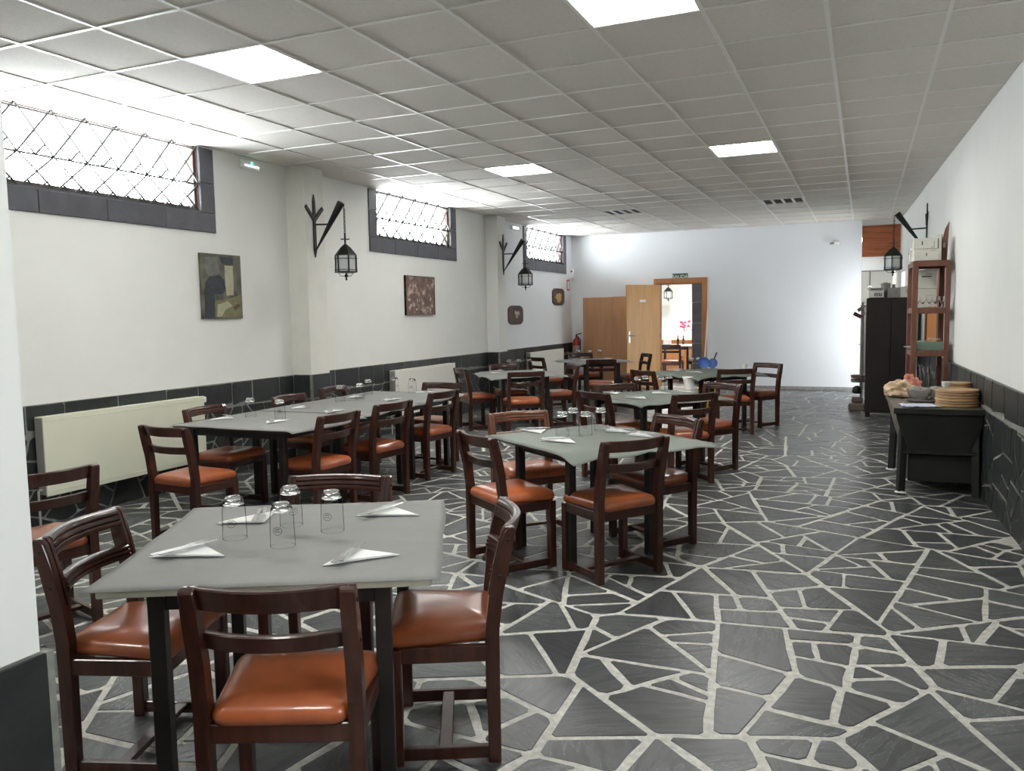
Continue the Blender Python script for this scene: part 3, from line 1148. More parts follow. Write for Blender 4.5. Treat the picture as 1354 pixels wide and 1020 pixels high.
G1 = 'dark wooden dining chairs with leather seats'
CHAIRS = [
    # front table
    ('dining chair on the left of the front table, beside the white pillar', -2.285, 2.005, 19, 0),
    ('dining chair nearest the camera, its back towards us at the front table', -1.494, 1.82, 113.7, 0),
    ('dining chair on the right of the front table, seen side-on', -1.344, 2.477, 206.4, 0),
    ('dining chair across the front table, only its back showing beyond the glasses', -2.03, 2.706, 288.5, 0),
    ('dining chair mostly hidden behind the white pillar', -3.70, 2.62, 165, 0),
    # long table
    ('dining chair at the near end of the long table, before the cream radiator', -4.19, 4.135, 85, 0),
    ('nearest of three chairs on the room side of the long table', -3.71, 4.885, 177, 0),
    ('middle of three chairs on the room side of the long table', -3.71, 5.65, 172, 0),
    ('farthest of three chairs on the room side of the long table', -3.76, 6.605, 173, 0),
    ('nearest wall-side chair of the long table, beside the near radiator', -4.63, 4.95, 3, 0),
    ('middle wall-side chair of the long table, before the slate dado', -4.59, 5.94, 2, 0),
    ('farthest wall-side chair of the long table, below the near wall column', -4.69, 6.75, 4, 0),
    ('dining chair at the far end of the long table', -4.05, 7.2, 264, 0),
    # centre table
    ('dining chair on the left of the centre table, facing away', -1.943, 4.388, 52.8, 0),
    ('dining chair at the near right of the centre table, back towards us', -1.313, 4.441, 143.5, 0),
    ('dining chair at the right corner of the centre table, facing the camera', -1.25, 5.153, 233, 0),
    ('light brown chair back beyond the centre table', -2.1, 5.12, 315, 0),
    # table behind the centre table
    ('dining chair left of the second centre table, behind four glasses', -2.065, 6.985, 54.6, 0),
    ('dining chair at the near right of the second centre table', -1.455, 7.02, 137, 0),
    ('dining chair at the right of the second centre table, in the aisle', -1.35, 7.74, 237, 0),
    ('chair back beyond the second centre table', -2.07, 7.47, 314, 0),
    # table by the second column
    ('dining chair in front of the table by the far wall column', -3.87, 9.23, 124, 1),
    ('dining chair left of the table by the far wall column', -4.7, 9.6, 46, 1),
    ('dining chair right of the table by the far wall column', -3.78, 10.25, 218, 1),
    ('wall-side dining chair of the table by the far wall column', -4.52, 10.28, 313, 1),
    # rear table by the wooden board
    ('dining chair in front of the rear table, before the wooden board', -3.67, 11.88, 106, 1),
    ('dining chair left of the rear table, before the white radiator', -4.74, 12.33, 55, 1),
    ('dining chair right of the rear table, before the honey door', -3.55, 13.38, 213, 1),
    ('dining chair beyond the rear table, by the fire extinguisher', -4.44, 13.45, 315, 1),
    # table before the doorway
    ('dining chair left of the table before the doorway', -2.3, 9.7, 51, 1),
    ('dining chair at the near right of the table before the doorway', -1.475, 10.11, 114, 1),
    ('dining chair against the blue wall, farthest right in the room', -1.268, 10.9, 235, 1),
    # back room
    ('dining chair in the back room, near side of its table', -3.80, 17.42, 92, 1),
    ('dining chair in the back room, right side of its table', -3.34, 17.95, 178, 1),
    ('dining chair in the back room, left side of its table', -4.36, 17.9, 5, 1),
]
for (lb, x, y, fc, far) in CHAIRS:
    o = chair(lb, x, y, fc, bool(far), G1)
    if lb.startswith('light brown'):        # this one has paler wood
        for ch in o.children:
            if ch.name.split('.')[0] != 'seat':
                ch.material_slots[0].link = 'OBJECT'
                ch.material_slots[0].material = MATS['chair_wood_pale']


# ================================================================== TABLES, PAPER, PLACE SETTINGS
TH = 0.72


def table(label, x, y, ang, sx, sy_, top_mat, inset_=0.10, group='square dining tables', h=TH):
    ix, iy = inset_ if isinstance(inset_, tuple) else (inset_, inset_)
    t = thing('dining_table', label, 'table', (x, y, 0), R(ang), group)
    MB().box((0, 0, h - 0.014), (sx, sy_, 0.026), 0.003).build('tabletop', top_mat, t)
    f = MB()
    for s in (-1, 1):
        f.box((0, s * (sy_ / 2 - iy), h - 0.057), (sx - 2 * ix, 0.022, 0.06))
        f.box((s * (sx / 2 - ix), 0, h - 0.057), (0.022, sy_ - 2 * iy, 0.06))
    f.build('apron', 'table_black', t)
    for a in (-1, 1):
        for c in (-1, 1):
            MB().box((a * (sx / 2 - ix), c * (sy_ / 2 - iy), (h - 0.027) / 2), (0.048, 0.048, h - 0.027), 0.003).build('leg', 'table_black', t)
    return t


def paper(label, x, y, ang, sx, sy_, over, material, seed, h=TH, drop=1.0, name='paper_tablecloth', cat='tablecloth', on=None):
    """sheet with soft creases, its rim sagging past the table edge"""
    n = 33
    ca_, sa_ = math.cos(R(ang)), math.sin(R(ang))
    hx, hy = sx / 2 + over[0], sy_ / 2 + over[1]
    bm = MB()
    top = []
    for i in range(n):
        row = []
        for j in range(n):
            u, v = -hx + 2 * hx * i / (n - 1), -hy + 2 * hy * j / (n - 1)
            if on:      # the sheet lies off-centre on a smaller top
                wx, wy = x + u * ca_ - v * sa_ - on[0], y + u * sa_ + v * ca_ - on[1]
                e = math.hypot(max(0, abs(wx * ca_ + wy * sa_) - on[2] / 2 - 0.004), max(0, abs(-wx * sa_ + wy * ca_) - on[2] / 2 - 0.004))
            else:
                e = math.hypot(max(0, abs(u) - sx / 2 - 0.004), max(0, abs(v) - sy_ / 2 - 0.004))
            wob = 0.5 + 0.9 * abs(noise.noise(Vector((u * 3 + seed, v * 3, seed))))
            z = h + 0.0035 - e * drop * wob * 1.2
            if e == 0:
                z += 0.0028 * max(0, noise.noise(Vector((u * 4 + seed * 3, v * 4, 1.3)))) + 0.0016 * max(0, 1 - abs(((u + 0.02) % 0.26) - 0.13) * 60) * 0.9
            k = 1 - 0.25 * min(1, e * 8)
            jx = 0.012 * noise.noise(Vector((v * 2.5, seed, 0))) if i in (0, n - 1) else 0
            row.append(bm.bm.verts.new((u * (1 if e == 0 else 1) + jx, v, z)))
        top.append(row)
    for i in range(n - 1):
        for j in range(n - 1):
            bm.bm.faces.new((top[i][j], top[i + 1][j], top[i + 1][j + 1], top[i][j + 1]))
    o = bm.build(name, material, None, True)
    sol = o.modifiers.new('thickness', 'SOLIDIFY')
    sol.thickness = 0.0014
    sol.offset = 1.0
    o.location = (x, y, 0)
    o.rotation_euler = (0, 0, R(ang))
    return tag(o, label, cat, 'paper covers on the dining tables')


def make_glass():
    t = thing('glass_tumbler', 'tumbler', 'glass')
    h, r = 0.150, 0.041
    prof = [(r, 0.0), (r + 0.0004, 0.004), (r, 0.03), (r - 0.001, 0.07), (r - 0.002, 0.105), (r - 0.004, 0.127), (r - 0.009, 0.141), (r - 0.016, h), (0.0, h - 0.004),
            ]
    inner = [(0.0, h - 0.030), (r - 0.016, h - 0.030), (r - 0.008, h - 0.036), (r - 0.0042, h - 0.05), (r - 0.0032, 0.07), (r - 0.0024, 0.03), (r - 0.0022, 0.001), (r, 0.0)]
    MB().lathe([(r - 0.002, 0.0), (r, 0.0015), (r + 0.0004, 0.004), (r, 0.03), (r - 0.001, 0.07), (r - 0.002, 0.105), (r - 0.004, 0.122)], 28, cap=False).build('glass_wall', 'wall_glass', t, True)
    MB().lathe([(r - 0.0022, 0.0), (r - 0.0022, 0.002), (r + 0.0006, 0.002), (r + 0.0006, 0.0)], 28, cap=False).build('rim', 'rim_glass', t, True)
    MB().lathe([(0.0, 0.118), (r - 0.016, 0.118), (r - 0.0075, 0.121), (r - 0.0045, 0.1225), (r - 0.0055, 0.131), (r - 0.010, 0.143), (r - 0.016, h), (r - 0.021, h), (0.0, h - 0.006)], 28, cap=False).build('glass_foot', 'glass', t, True)
    # printed oval badge on the side
    f = MB()
    rr = r + 0.0006

    def wrap(u, v):
        a = u / rr
        return Vector((rr * math.sin(a), -rr * math.cos(a), 0.062 + v))
    ring = 20
    for (ea, eb, ec, ed) in ((0.0165, 0.0140, 0.0152, 0.0127),):
        for k in range(ring):
            a0, a1 = 2 * PI * k / ring, 2 * PI * (k + 1) / ring
            f.bm.faces.new([f.bm.verts.new(wrap(*q)) for q in ((ea * math.cos(a0), eb * math.sin(a0)), (ea * math.cos(a1), eb * math.sin(a1)), (ec * math.cos(a1), ed * math.sin(a1)), (ec * math.cos(a0), ed * math.sin(a0)))])
    for k in range(6):
        u = -0.0105 + k * 0.0038
        hh = (0.0042, 0.003, 0.0052, 0.003, 0.004, 0.003)[k]
        f.bm.faces.new([f.bm.verts.new(wrap(*q)) for q in ((u, -0.004), (u + 0.0018, -0.004), (u + 0.0024, -0.004 + hh), (u + 0.0006, -0.004 + hh))])
    f.bm.faces.new([f.bm.verts.new(wrap(*q)) for q in ((-0.009, 0.005), (0.009, 0.005), (0.008, 0.0072), (-0.008, 0.0072))])
    f.build('printed_badge', 'print_black', t)
    return t


def make_napkin():
    """square paper napkin folded corner to corner, loose upper layer"""
    f = MB()
    A, B_, C_ = Vector((-0.125, -0.045, 0)), Vector((0.125, -0.045, 0)), Vector((0.0, 0.085, 0))

    def layer(P, z0, z1, lift):
        n = 8
        V = {}
        for i in range(n + 1):
            for j in range(n + 1 - i):
                a, b2 = i / n, j / n
                p = P[0] * (1 - a - b2) + P[1] * a + P[2] * b2
                z = z0 + lift * (b2 * 0.3 + a * (1 - a - b2) * 0.7) + 0.0012 * noise.noise(p * 30)
                V[i, j] = (f.bm.verts.new((p.x, p.y, z)), f.bm.verts.new((p.x, p.y, z + z1)))
        for k in (0, 1):
            for i in range(n):
                for j in range(n - i):
                    f.bm.faces.new((V[i, j][k], V[i + 1, j][k], V[i, j + 1][k]))
                    if i + j < n - 1:
                        f.bm.faces.new((V[i + 1, j][k], V[i + 1, j + 1][k], V[i, j + 1][k]))
        edge = [(i, 0) for i in range(n)] + [(n - j, j) for j in range(n)] + [(0, n - j) for j in range(n)]
        for q in range(len(edge)):
            e0, e1 = edge[q], edge[(q + 1) % len(edge)]
            f.bm.faces.new((V[e0][0], V[e1][0], V[e1][1], V[e0][1]))
    layer((A, B_, C_), 0.0012, 0.0015, 0.004)
    layer((A + Vector((0.012, 0.004, 0)), B_ + Vector((-0.01, 0.001, 0)), C_ + Vector((0.006, -0.006, 0))), 0.0042, 0.0012, 0.009)
    o = f.build('paper_napkin', 'paper_white', None, True)
    return tag(o, 'napkin', 'napkin')


def flat(f, outline, z0, z1, zf=lambda u, v: 0):
    f.prism(outline, lambda u, v: Vector((u, v, z0 + zf(u, v))), lambda u, v: Vector((u, v, z1 + zf(u, v))))


def make_fork():
    t = thing('fork', 'fork', 'fork')
    f = MB()
    flat(f, [(-0.10, -0.008), (-0.094, -0.010), (0.02, -0.004), (0.035, -0.008), (0.045, -0.012), (0.055, -0.0125), (0.055, 0.0125), (0.045, 0.012), (0.035, 0.008), (0.02, 0.004), (-0.094, 0.010), (-0.10, 0.008)], 0, 0.0018)
    f.build('handle', 'steel', t)
    for k in range(4):
        y = -0.0105 + 0.007 * k
        g = MB()
        flat(g, [(0.0545, y - 0.0018), (0.096, y - 0.0012), (0.0985, y), (0.096, y + 0.0012), (0.0545, y + 0.0018)], 0, 0.0016)
        g.build('tine', 'steel', t)
    return t


def make_knife():
    t = thing('table_knife', 'knife', 'knife')
    f = MB()
    flat(f, [(-0.105, -0.007), (-0.10, -0.009), (0.0, -0.006), (0.0, 0.006), (-0.10, 0.009), (-0.105, 0.007)], 0, 0.0030)
    f.build('handle', 'steel', t)
    g = MB()
    flat(g, [(-0.001, -0.0055), (0.012, -0.008), (0.095, -0.009), (0.105, -0.004), (0.108, 0.004), (0.0, 0.0055)], 0.0006, 0.0018)
    g.build('blade', 'steel', t)
    return t


glass_p, nap_p, fork_p, knife_p = make_glass(), make_napkin(), make_fork(), make_knife()
ug, un, uf, uk = [], [], [], []
PT = TH + 0.0085


def glasses(where, spots):
    for (x, y, lb) in spots:
        place(glass_p, ug, 'upturned clear glass, ' + lb + ' on ' + where, (x, y, PT), random.uniform(0.1, 1.3), 'upturned glass tumblers on the tables')


def setting(where, spot, x, y, heading, dx=0.0, small=False):
    """napkin with its tip towards the table centre (heading), fork and knife on it"""
    h = R(heading)
    place(nap_p, un, 'white folded paper napkin ' + spot + ' ' + where, (x, y, PT), h - PI / 2 + random.uniform(-0.12, 0.12), 'folded paper napkins on the tables')
    side = Vector((math.sin(h), -math.cos(h)))
    fd = Vector((math.cos(h), math.sin(h)))
    tw = R(34)
    p1 = Vector((x, y)) - side * 0.045 + fd * 0.005
    p2 = Vector((x, y)) - side * 0.015 + fd * 0.01
    place(fork_p, uf, 'steel fork on the napkin ' + spot + ' ' + where, (p1.x, p1.y, PT + 0.0175), h - tw, 'steel forks on the tables')
    place(knife_p, uk, 'steel knife on the napkin ' + spot + ' ' + where, (p2.x, p2.y, PT + 0.0178), h - tw - 0.05, 'steel knives on the tables')


# T1 front table
table('square table in the foreground with cream edge under grey paper', -1.826, 2.270, 27.5, 0.97, 0.99, 'table_edge_cream', (0.15, 0.07))
paper('grey paper sheet on the foreground table', -1.826, 2.270, 27.5, 0.97, 0.99, (0.03, 0.025), 'paper_grey', 1.0, drop=0.2)
w = 'the front table'
glasses(w, [(-2.013, 2.165, 'leftmost of four'), (-1.788, 2.145, 'nearest of four'), (-1.936, 2.375, 'farthest of four'), (-1.742, 2.362, 'rightmost of four')])
setting(w, 'at the left place of', -2.02, 1.975, 112)
setting(w, 'at the near right place of', -1.475, 2.13, 140)
setting(w, 'at the far right place of', -1.69, 2.66, 118)
setting(w, 'behind the glasses of', -2.14, 2.40, -20)

# T2 long row of three tables
T2X, T2W = -4.215, 1.04
ys = [(4.50, 5.385), (5.39, 6.275), (6.28, 7.16)]
nm = ['near', 'middle', 'far']
for k, (a, c) in enumerate(ys):
    table(nm[k] + ' table of the long row beside the left wall', T2X, (a + c) / 2, 0, T2W, c - a, 'table_wood_dark', 0.10)
    paper('grey paper sheet on the ' + nm[k] + ' table of the long row', T2X + (0.05 if k == 0 else 0.02), (a + c) / 2 - (0.022 if k == 0 else 0), 0, T2W, c - a, (0.05, 0.02 if k == 0 else 0.0), 'paper_grey', 4.0 + k, drop=0.6)
w = 'the long table'
glasses(w, [(-4.421, 4.99, 'nearest left one'), (-4.10, 4.95, 'nearest right one'), (-4.40, 6.15, 'left one of the middle pair'), (-4.33, 6.37, 'right one of the middle pair'), (-4.52, 6.80, 'single one before the slate dado'), (-4.40, 7.10, 'left one before the white radiator'), (-4.15, 7.03, 'farthest right one')])
setting(w, 'at the nearest wall place of', -4.56, 4.86, 8)
setting(w, 'at the nearest room place of', -4.03, 4.80, 172)
setting(w, 'at the second wall place of', -4.45, 5.66, 4)
setting(w, 'at the second room place of', -4.0, 5.47, 176)
setting(w, 'at the third room place of', -4.02, 6.40, 176)
setting(w, 'at the third wall place of', -4.5, 6.55, 4)
setting(w, 'at the far end of', -4.10, 7.12, 268)

# T3 centre table
table('square dining table in the middle of the room under green-grey paper', -1.60, 4.78, 53, 0.84, 0.84, 'table_wood_dark', 0.13)
paper('green-grey paper sheet on the centre table', -1.525, 4.835, 53, 1.09, 1.09, (0.0, 0.0), 'paper_green', 9.0, drop=0.25, on=(-1.60, 4.78, 0.84))
w = 'the centre table'
glasses(w, [(-1.741, 4.79, 'nearest left one of four'), (-1.74, 4.99, 'far left one of four'), (-1.60, 4.83, 'near right one of four'), (-1.57, 5.05, 'far right one of four')])
setting(w, 'at the left corner of', -1.97, 4.90, 60)
setting(w, 'at the near corner of', -1.66, 4.56, 75)
setting(w, 'at the far right of', -1.47, 5.06, 235)
setting(w, 'at the right corner of', -1.28, 4.93, 215)

# T4
table('square dining table behind the centre table under green-grey paper', -1.80, 7.38, 49, 0.84, 0.84, 'table_wood_dark', 0.13)
paper('green-grey paper sheet on the second centre table', -1.77, 7.40, 49, 0.84, 0.84, (0.10, 0.10), 'paper_green', 12.0, drop=0.28)
w = 'the second centre table'
glasses(w, [(-1.99, 7.60, 'near left one of four'), (-1.95, 7.74, 'far left one of four'), (-1.79, 7.72, 'near right one of four'), (-1.75, 7.88, 'far right one of four')])
setting(w, 'at the left corner of', -2.18, 7.46, 50)
setting(w, 'at the near corner of', -1.85, 7.10, 70)
setting(w, 'before the right pair of glasses of', -1.78, 7.58, 235)
setting(w, 'at the far right of', -1.58, 7.75, 225)

# T5
table('square dining table by the far wall column', -4.22, 9.92, 40, 0.84, 0.84, 'table_wood_dark', 0.12)
paper('grey paper sheet on the table by the far wall column', -4.22, 9.92, 40, 0.84, 0.84, (0.10, 0.10), 'paper_grey', 15.0, drop=0.4)
w = 'the table by the far column'
glasses(w, [(-4.50, 10.25, 'left one of three'), (-4.37, 10.30, 'middle one of three'), (-4.24, 10.37, 'right one of three')])
setting(w, 'at the left of', -4.52, 9.80, 40)
setting(w, 'at the far left of', -4.60, 10.10, 320)
setting(w, 'at the right of', -4.08, 10.30, 215)

# T6
table('square dining table at the rear before the wooden board', -4.10, 12.82, 45, 0.84, 0.84, 'table_wood_dark', 0.12)
paper('grey paper sheet on the rear table before the wooden board', -4.10, 12.82, 45, 0.84, 0.84, (0.10, 0.10), 'paper_grey', 18.0, drop=0.35)
w = 'the rear table'
glasses(w, [(-4.50, 13.22, 'left one of three'), (-4.28, 13.20, 'middle one of three'), (-4.14, 13.30, 'right one of three')])
setting(w, 'at the left of', -4.50, 13.0, 40)
setting(w, 'at the near side of', -4.16, 12.60, 100)
setting(w, 'at the right of', -3.95, 13.15, 225)

# T7
table('square dining table before the doorway', -1.84, 10.50, 47, 0.90, 0.90, 'table_wood_dark', 0.12)
paper('green-grey paper sheet on the table before the doorway', -1.84, 10.50, 47, 0.90, 0.90, (0.10, 0.10), 'paper_green', 21.0, drop=0.45)
w = 'the table before the doorway'
glasses(w, [(-2.11, 10.90, 'left one of two'), (-2.04, 10.98, 'right one of two')])
setting(w, 'at the left corner of', -2.26, 10.60, 45)
setting(w, 'at the near side of', -1.95, 10.32, 70)
# white cloth corner hanging down its near side
f = MB()
rows = []
for i in range(10):
    s = i / 9
    wd = 0.075 * (1 - s) + 0.03 * s
    for_ = []
    for j in range(6):
        u = -wd + 2 * wd * j / 5
        for_.append(Vector((u + 0.05 * s, -0.012 * math.sin(j * 2.1 + s * 3), (TH - 0.012) - 0.32 * s)))
    rows.append(for_)
V = [[f.bm.verts.new(p) for p in r] for r in rows]
for i in range(9):
    for j in range(5):
        f.bm.faces.new((V[i][j], V[i][j + 1], V[i + 1][j + 1], V[i + 1][j]))
o = f.build('hanging_cloth', 'cloth_white', None, True)
sm = o.modifiers.new('thickness', 'SOLIDIFY'); sm.thickness = 0.003
o.location = (-1.95, 9.86, 0)
tag(o, 'white cloth hanging from the near edge of the table before the doorway', 'cloth')

# blue round tray and utensil on that table
t = thing('plastic_bowl', 'blue round plastic bowl tipped on its side on the table before the doorway', 'bowl', (-1.955, 10.92, PT), R(20))
f = MB()
f.lathe([(0.0, 0.0), (0.04, 0.0), (0.072, 0.024), (0.078, 0.036), (0.075, 0.036), (0.068, 0.026), (0.038, 0.005), (0.0, 0.005)], 24, cap=False)
o = f.build('bowl_shell', 'plastic_blue', t, True)
o.rotation_euler = (R(80), 0, 0)
o.location = (0.0, 0.02, 0.078)
t = thing('plastic_plate', 'second blue plate leaning beside the tipped blue bowl', 'plate', (-1.845, 10.99, PT), R(-10))
f = MB()
f.lathe([(0.0, 0.0), (0.045, 0.0), (0.068, 0.010), (0.068, 0.013), (0.044, 0.003), (0.0, 0.003)], 24, cap=False)
o = f.build('plate_disc', 'plastic_blue', t, True)
o.rotation_euler = (R(75), 0, 0); o.location = (0, 0, 0.068)
f = MB()
f.tube([(-1.86, 10.93, PT + 0.003), (-1.82, 10.93, PT + 0.13)], 0.003, 6)
t = thing('serving_spoon', 'slim dark-handled utensil sticking up beside the blue bowl', 'utensil')
f.build('stem', 'steel', t)
MB().tube([(-1.82, 10.93, PT + 0.13), (-1.785, 10.93, PT + 0.22)], 0.009, 8).build('grip', 'print_black', t)
# white cup at the far right of that table, yellow bucket under it
t = thing('white_cup', 'small white cup at the right end of the table before the doorway', 'cup', (-1.42, 10.86, PT))
f = MB()
f.lathe([(0.0, 0), (0.028, 0), (0.04, 0.05), (0.042, 0.075), (0.039, 0.075), (0.036, 0.05), (0.025, 0.006), (0, 0.006)], 20, cap=False)
f.build('cup_body', 'plastic_white', t, True)
MB().tube([(0.038, 0, 0.06), (0.06, 0, 0.055), (0.06, 0, 0.03), (0.036, 0, 0.022)], 0.005, 6).build('cup_handle', 'plastic_white', t, True)
t = thing('bucket', 'yellow plastic bucket on the floor beyond the table before the doorway', 'bucket', (-2.20, 12.6, 0))
f = MB()
f.lathe([(0.0, 0), (0.12, 0), (0.15, 0.30), (0.158, 0.30), (0.158, 0.32), (0.145, 0.32), (0.116, 0.008), (0, 0.008)], 24, cap=False)
f.build('bucket_body', 'plastic_yellow', t, True)
MB().tube([(0.155 * math.cos(a), 0.0, 0.31 + 0.14 * math.sin(a)) for a in [PI * k / 12 for k in range(13)]], 0.004, 6).build('bucket_handle', 'steel', t, True)


# ================================================================== RADIATORS
def radiator(label, y0, y1, z0, z1, material):
    x = XL + 0.06
    t = thing('radiator', label, 'radiator', (XL + 0.022, (y0 + y1) / 2, 0), 0, 'panel radiators along the left wall')
    L = y1 - y0
    H = z1 - z0
    zc = (z0 + z1) / 2
    f = MB()
    f.box((0.098, 0, zc), (0.012, L, H), 0.004)
    f.build('front_panel', material, t)
    for z in (z1 - 0.035, z0 + 0.035):
        MB().box((0.1045, 0, z), (0.004, L - 0.03, 0.008), 0.0015).build('pressed_rib', material, t)
    MB().box((0.052, 0, z1 - 0.012), (0.082, L - 0.01, 0.016), 0.002).build('top_grille', material, t)
    for s in (-1, 1):
        MB().box((0.052, s * (L / 2 - 0.006), zc), (0.08, 0.010, H - 0.02), 0.002).build('side_panel', 'radiator_side', t)
    MB().box((0.014, 0, zc), (0.012, L - 0.02, H - 0.03)).build('rear_panel', material, t)
    v = MB().tube([(0.05, L / 2, z1 - 0.06), (0.05, L / 2 + 0.045, z1 - 0.06)], 0.012, 8).build('valve', 'chrome', t, True)
    MB().lathe([(0.018, 0), (0.022, 0.01), (0.022, 0.04), (0.016, 0.05)], 12, (0.05, L / 2 + 0.05, z1 - 0.065)).build('valve_cap', 'plastic_white', v, True)
    f = MB().tube([(0.05, -L / 2 + 0.001, z0 + 0.05), (0.05, -L / 2 - 0.03, z0 + 0.05)], 0.01, 8)
    f.tube([(0.05, -L / 2 - 0.03, z0 + 0.05), (0.05, -L / 2 - 0.03, 0.0)], 0.009, 8)
    f.build('pipe', 'radiator_side', t, True)
    return t


radiator('long pale green-cream radiator on the left wall behind the long table', 3.985, 5.56, 0.225, 0.815, 'radiator_cream')
radiator('cream radiator below the middle window', 8.82, 10.47, 0.22, 0.815, 'radiator_white')
radiator('white radiator below the rear window', 13.39, 15.13, 0.22, 0.815, 'radiator_white')


# ================================================================== WALL LANTERNS
def lantern(label, loc, rz, group='wrought-iron wall lanterns'):
    """local +x points away from the wall; origin at the wall, at floor level of z=0"""
    t = thing('wall_lantern', label, 'lantern', loc, rz, group)
    z0, z1 = 2.135, 2.79
    f = MB()
    f.prism([(-0.021, z0 + 0.07), (0.0, z0), (0.021, z0 + 0.07), (0.019, z1 - 0.08), (0.0, z1), (-0.019, z1 - 0.08)], lambda u, v: Vector((0.001, u, v)), lambda u, v: Vector((0.014, u, v)))
    f.build('wall_bar', 'iron_black', t)
    for s in (-1, 1):
        MB().bar((0.010, 0.0, 2.52), (0.010, s * 0.145, 2.66), 0.018, 0.04, 0.004).build('prong', 'iron_black', t)
    MB().tube([(0.012, 0, 2.475), (0.20, 0, 2.47)], 0.009, 8).build('strut', 'iron_black', t)
    f = MB()
    pts = [Vector((0.012 + 0.34 * s, 0, 2.20 + 0.48 * s)) for s in [k / 8 for k in range(9)]]
    f.tube(pts, 0.02, 10, radii=[0.006 + 0.034 * k / 8 for k in range(9)])
    f.build('horn', 'iron_black', t, True)
    xh = 0.385
    f = MB()
    z = 2.61
    k = 0
    while z > 2.36:
        ring = []
        for q in range(8):
            a = 2 * PI * q / 8
            ring.append((xh + (0.010 * math.cos(a) if k % 2 else 0), (0 if k % 2 else 0.010 * math.cos(a)), z + 0.013 * math.sin(a)))
        f.tube(ring, 0.0036, 5, closed=True)
        z -= 0.021
        k += 1
    f.tube([(0.352, 0, 2.675), (xh, 0, 2.655), (xh, 0, 2.615)], 0.004, 6)
    f.build('chain', 'iron_black', t)
    MB().lathe([(0.009, 2.37), (0.011, 2.30), (0.008, 2.24)], 8, (xh, 0, 0)).bar((xh - 0.055, 0, 2.305), (xh + 0.055, 0, 2.305), 0.008).bar((xh, -0.055, 2.305), (xh, 0.055, 2.305), 0.008).build('hanger', 'iron_black', t)
    n = 6

    def hexr(r, z, ph=0.35):
        return [Vector((xh + r * math.cos(ph + 2 * PI * q / n), r * math.sin(ph + 2 * PI * q / n), z)) for q in range(n)]
    MB().loops([hexr(0.118, 2.135), hexr(0.115, 2.145), hexr(0.055, 2.22), hexr(0.012, 2.255)]).build('roof', 'iron_black', t)
    lo, hi = hexr(0.108, 1.968), hexr(0.108, 2.14)
    for q in range(n):
        MB().bar(lo[q], hi[q], 0.012).build('corner_bar', 'iron_black', t)
    for z in (1.99, 2.105):
        f = MB()
        rg = hexr(0.110, z)
        for q in range(n):
            e = (rg[(q + 1) % n] - rg[q]) * 0.16
            f.bar(rg[q] - e, rg[(q + 1) % n] + e, 0.006)
        f.build('band', 'iron_black', t)
    a, b2 = hexr(0.100, 1.972), hexr(0.100, 2.135)
    for q in range(n):
        f = MB()
        r2 = (q + 1) % n
        cc = Vector((xh, 0, 0))
        P = [a[q], a[r2], b2[r2], b2[q]]
        nrm = ((a[q] + a[r2]) / 2 - Vector((xh, 0, 1.972))).normalized() * 0.002
        f.loops([[p_ for p_ in P], [p_ + nrm for p_ in P]])
        f.build('pane', 'lantern_glass', t)
    MB().loops([hexr(0.09, 1.958), hexr(0.122, 1.962), hexr(0.122, 1.972), hexr(0.10, 1.974)]).build('base_ring', 'iron_black', t)
    f = MB()
    f.lathe([(0.0, 1.875), (0.012, 1.895), (0.006, 1.908), (0.022, 1.925), (0.010, 1.945), (0.006, 1.962)], 10, (xh, 0, 0))
    for q in range(3):
        a0 = 2 * PI * q / 3
        f.tube([(xh + 0.09 * math.cos(a0), 0.09 * math.sin(a0), 1.96), (xh + 0.06 * math.cos(a0), 0.06 * math.sin(a0), 1.925), (xh + 0.01 * math.cos(a0), 0.01 * math.sin(a0), 1.925)], 0.003, 5)
    f.build('finial', 'iron_black', t, True)
    return t


lantern('black iron lantern hanging from the near column of left wall', (-5.335 + 0.002, 7.105, 0), 0)
lantern('black iron lantern hanging from the far column of left wall', (-5.372 + 0.002, 12.07, 0), 0)
lantern('black iron lantern on the right wall above the dark cabinet', (xr(11.72) - 0.002, 11.72, 0.03), PI)
lantern('black iron lantern in the back room seen through the doorway', (-5.10, 21.2, -0.11), 0)
# its short bracket wall stub in the back room
struct(MB().box((-5.23, 21.2, 1.46), (0.25, 0.4, 2.92)).build('wall_stub', 'plaster_white'))


# ================================================================== PICTURES AND SIGNS ON THE WALLS
def hung(name, label, cat, y0, y1, z0, z1, dep=0.025):
    t = thing(name, label, cat, (XL, (y0 + y1) / 2, (z0 + z1) / 2))
    return t, y1 - y0, z1 - z0


t, w_, h_ = hung('painting', 'dark still-life canvas with pale jug on the left wall', 'painting', 5.697, 6.216, 1.507, 2.108)
MB().box((0.015, 0, 0), (0.028, w_, h_), 0.002).build('canvas', 'still_life_print', t)


def daub(t, poly, material, x=0.0296, name='painted_shape'):
    MB().prism(poly, lambda u, v: Vector((x, u, v)), lambda u, v: Vector((x + 0.0006, u, v))).build(name, material, t)


# painted shapes of the still life (y to the right, z up), flat on the canvas
def pic(u, v):
    return (-w_ / 2 + u * w_, h_ / 2 - v * h_)


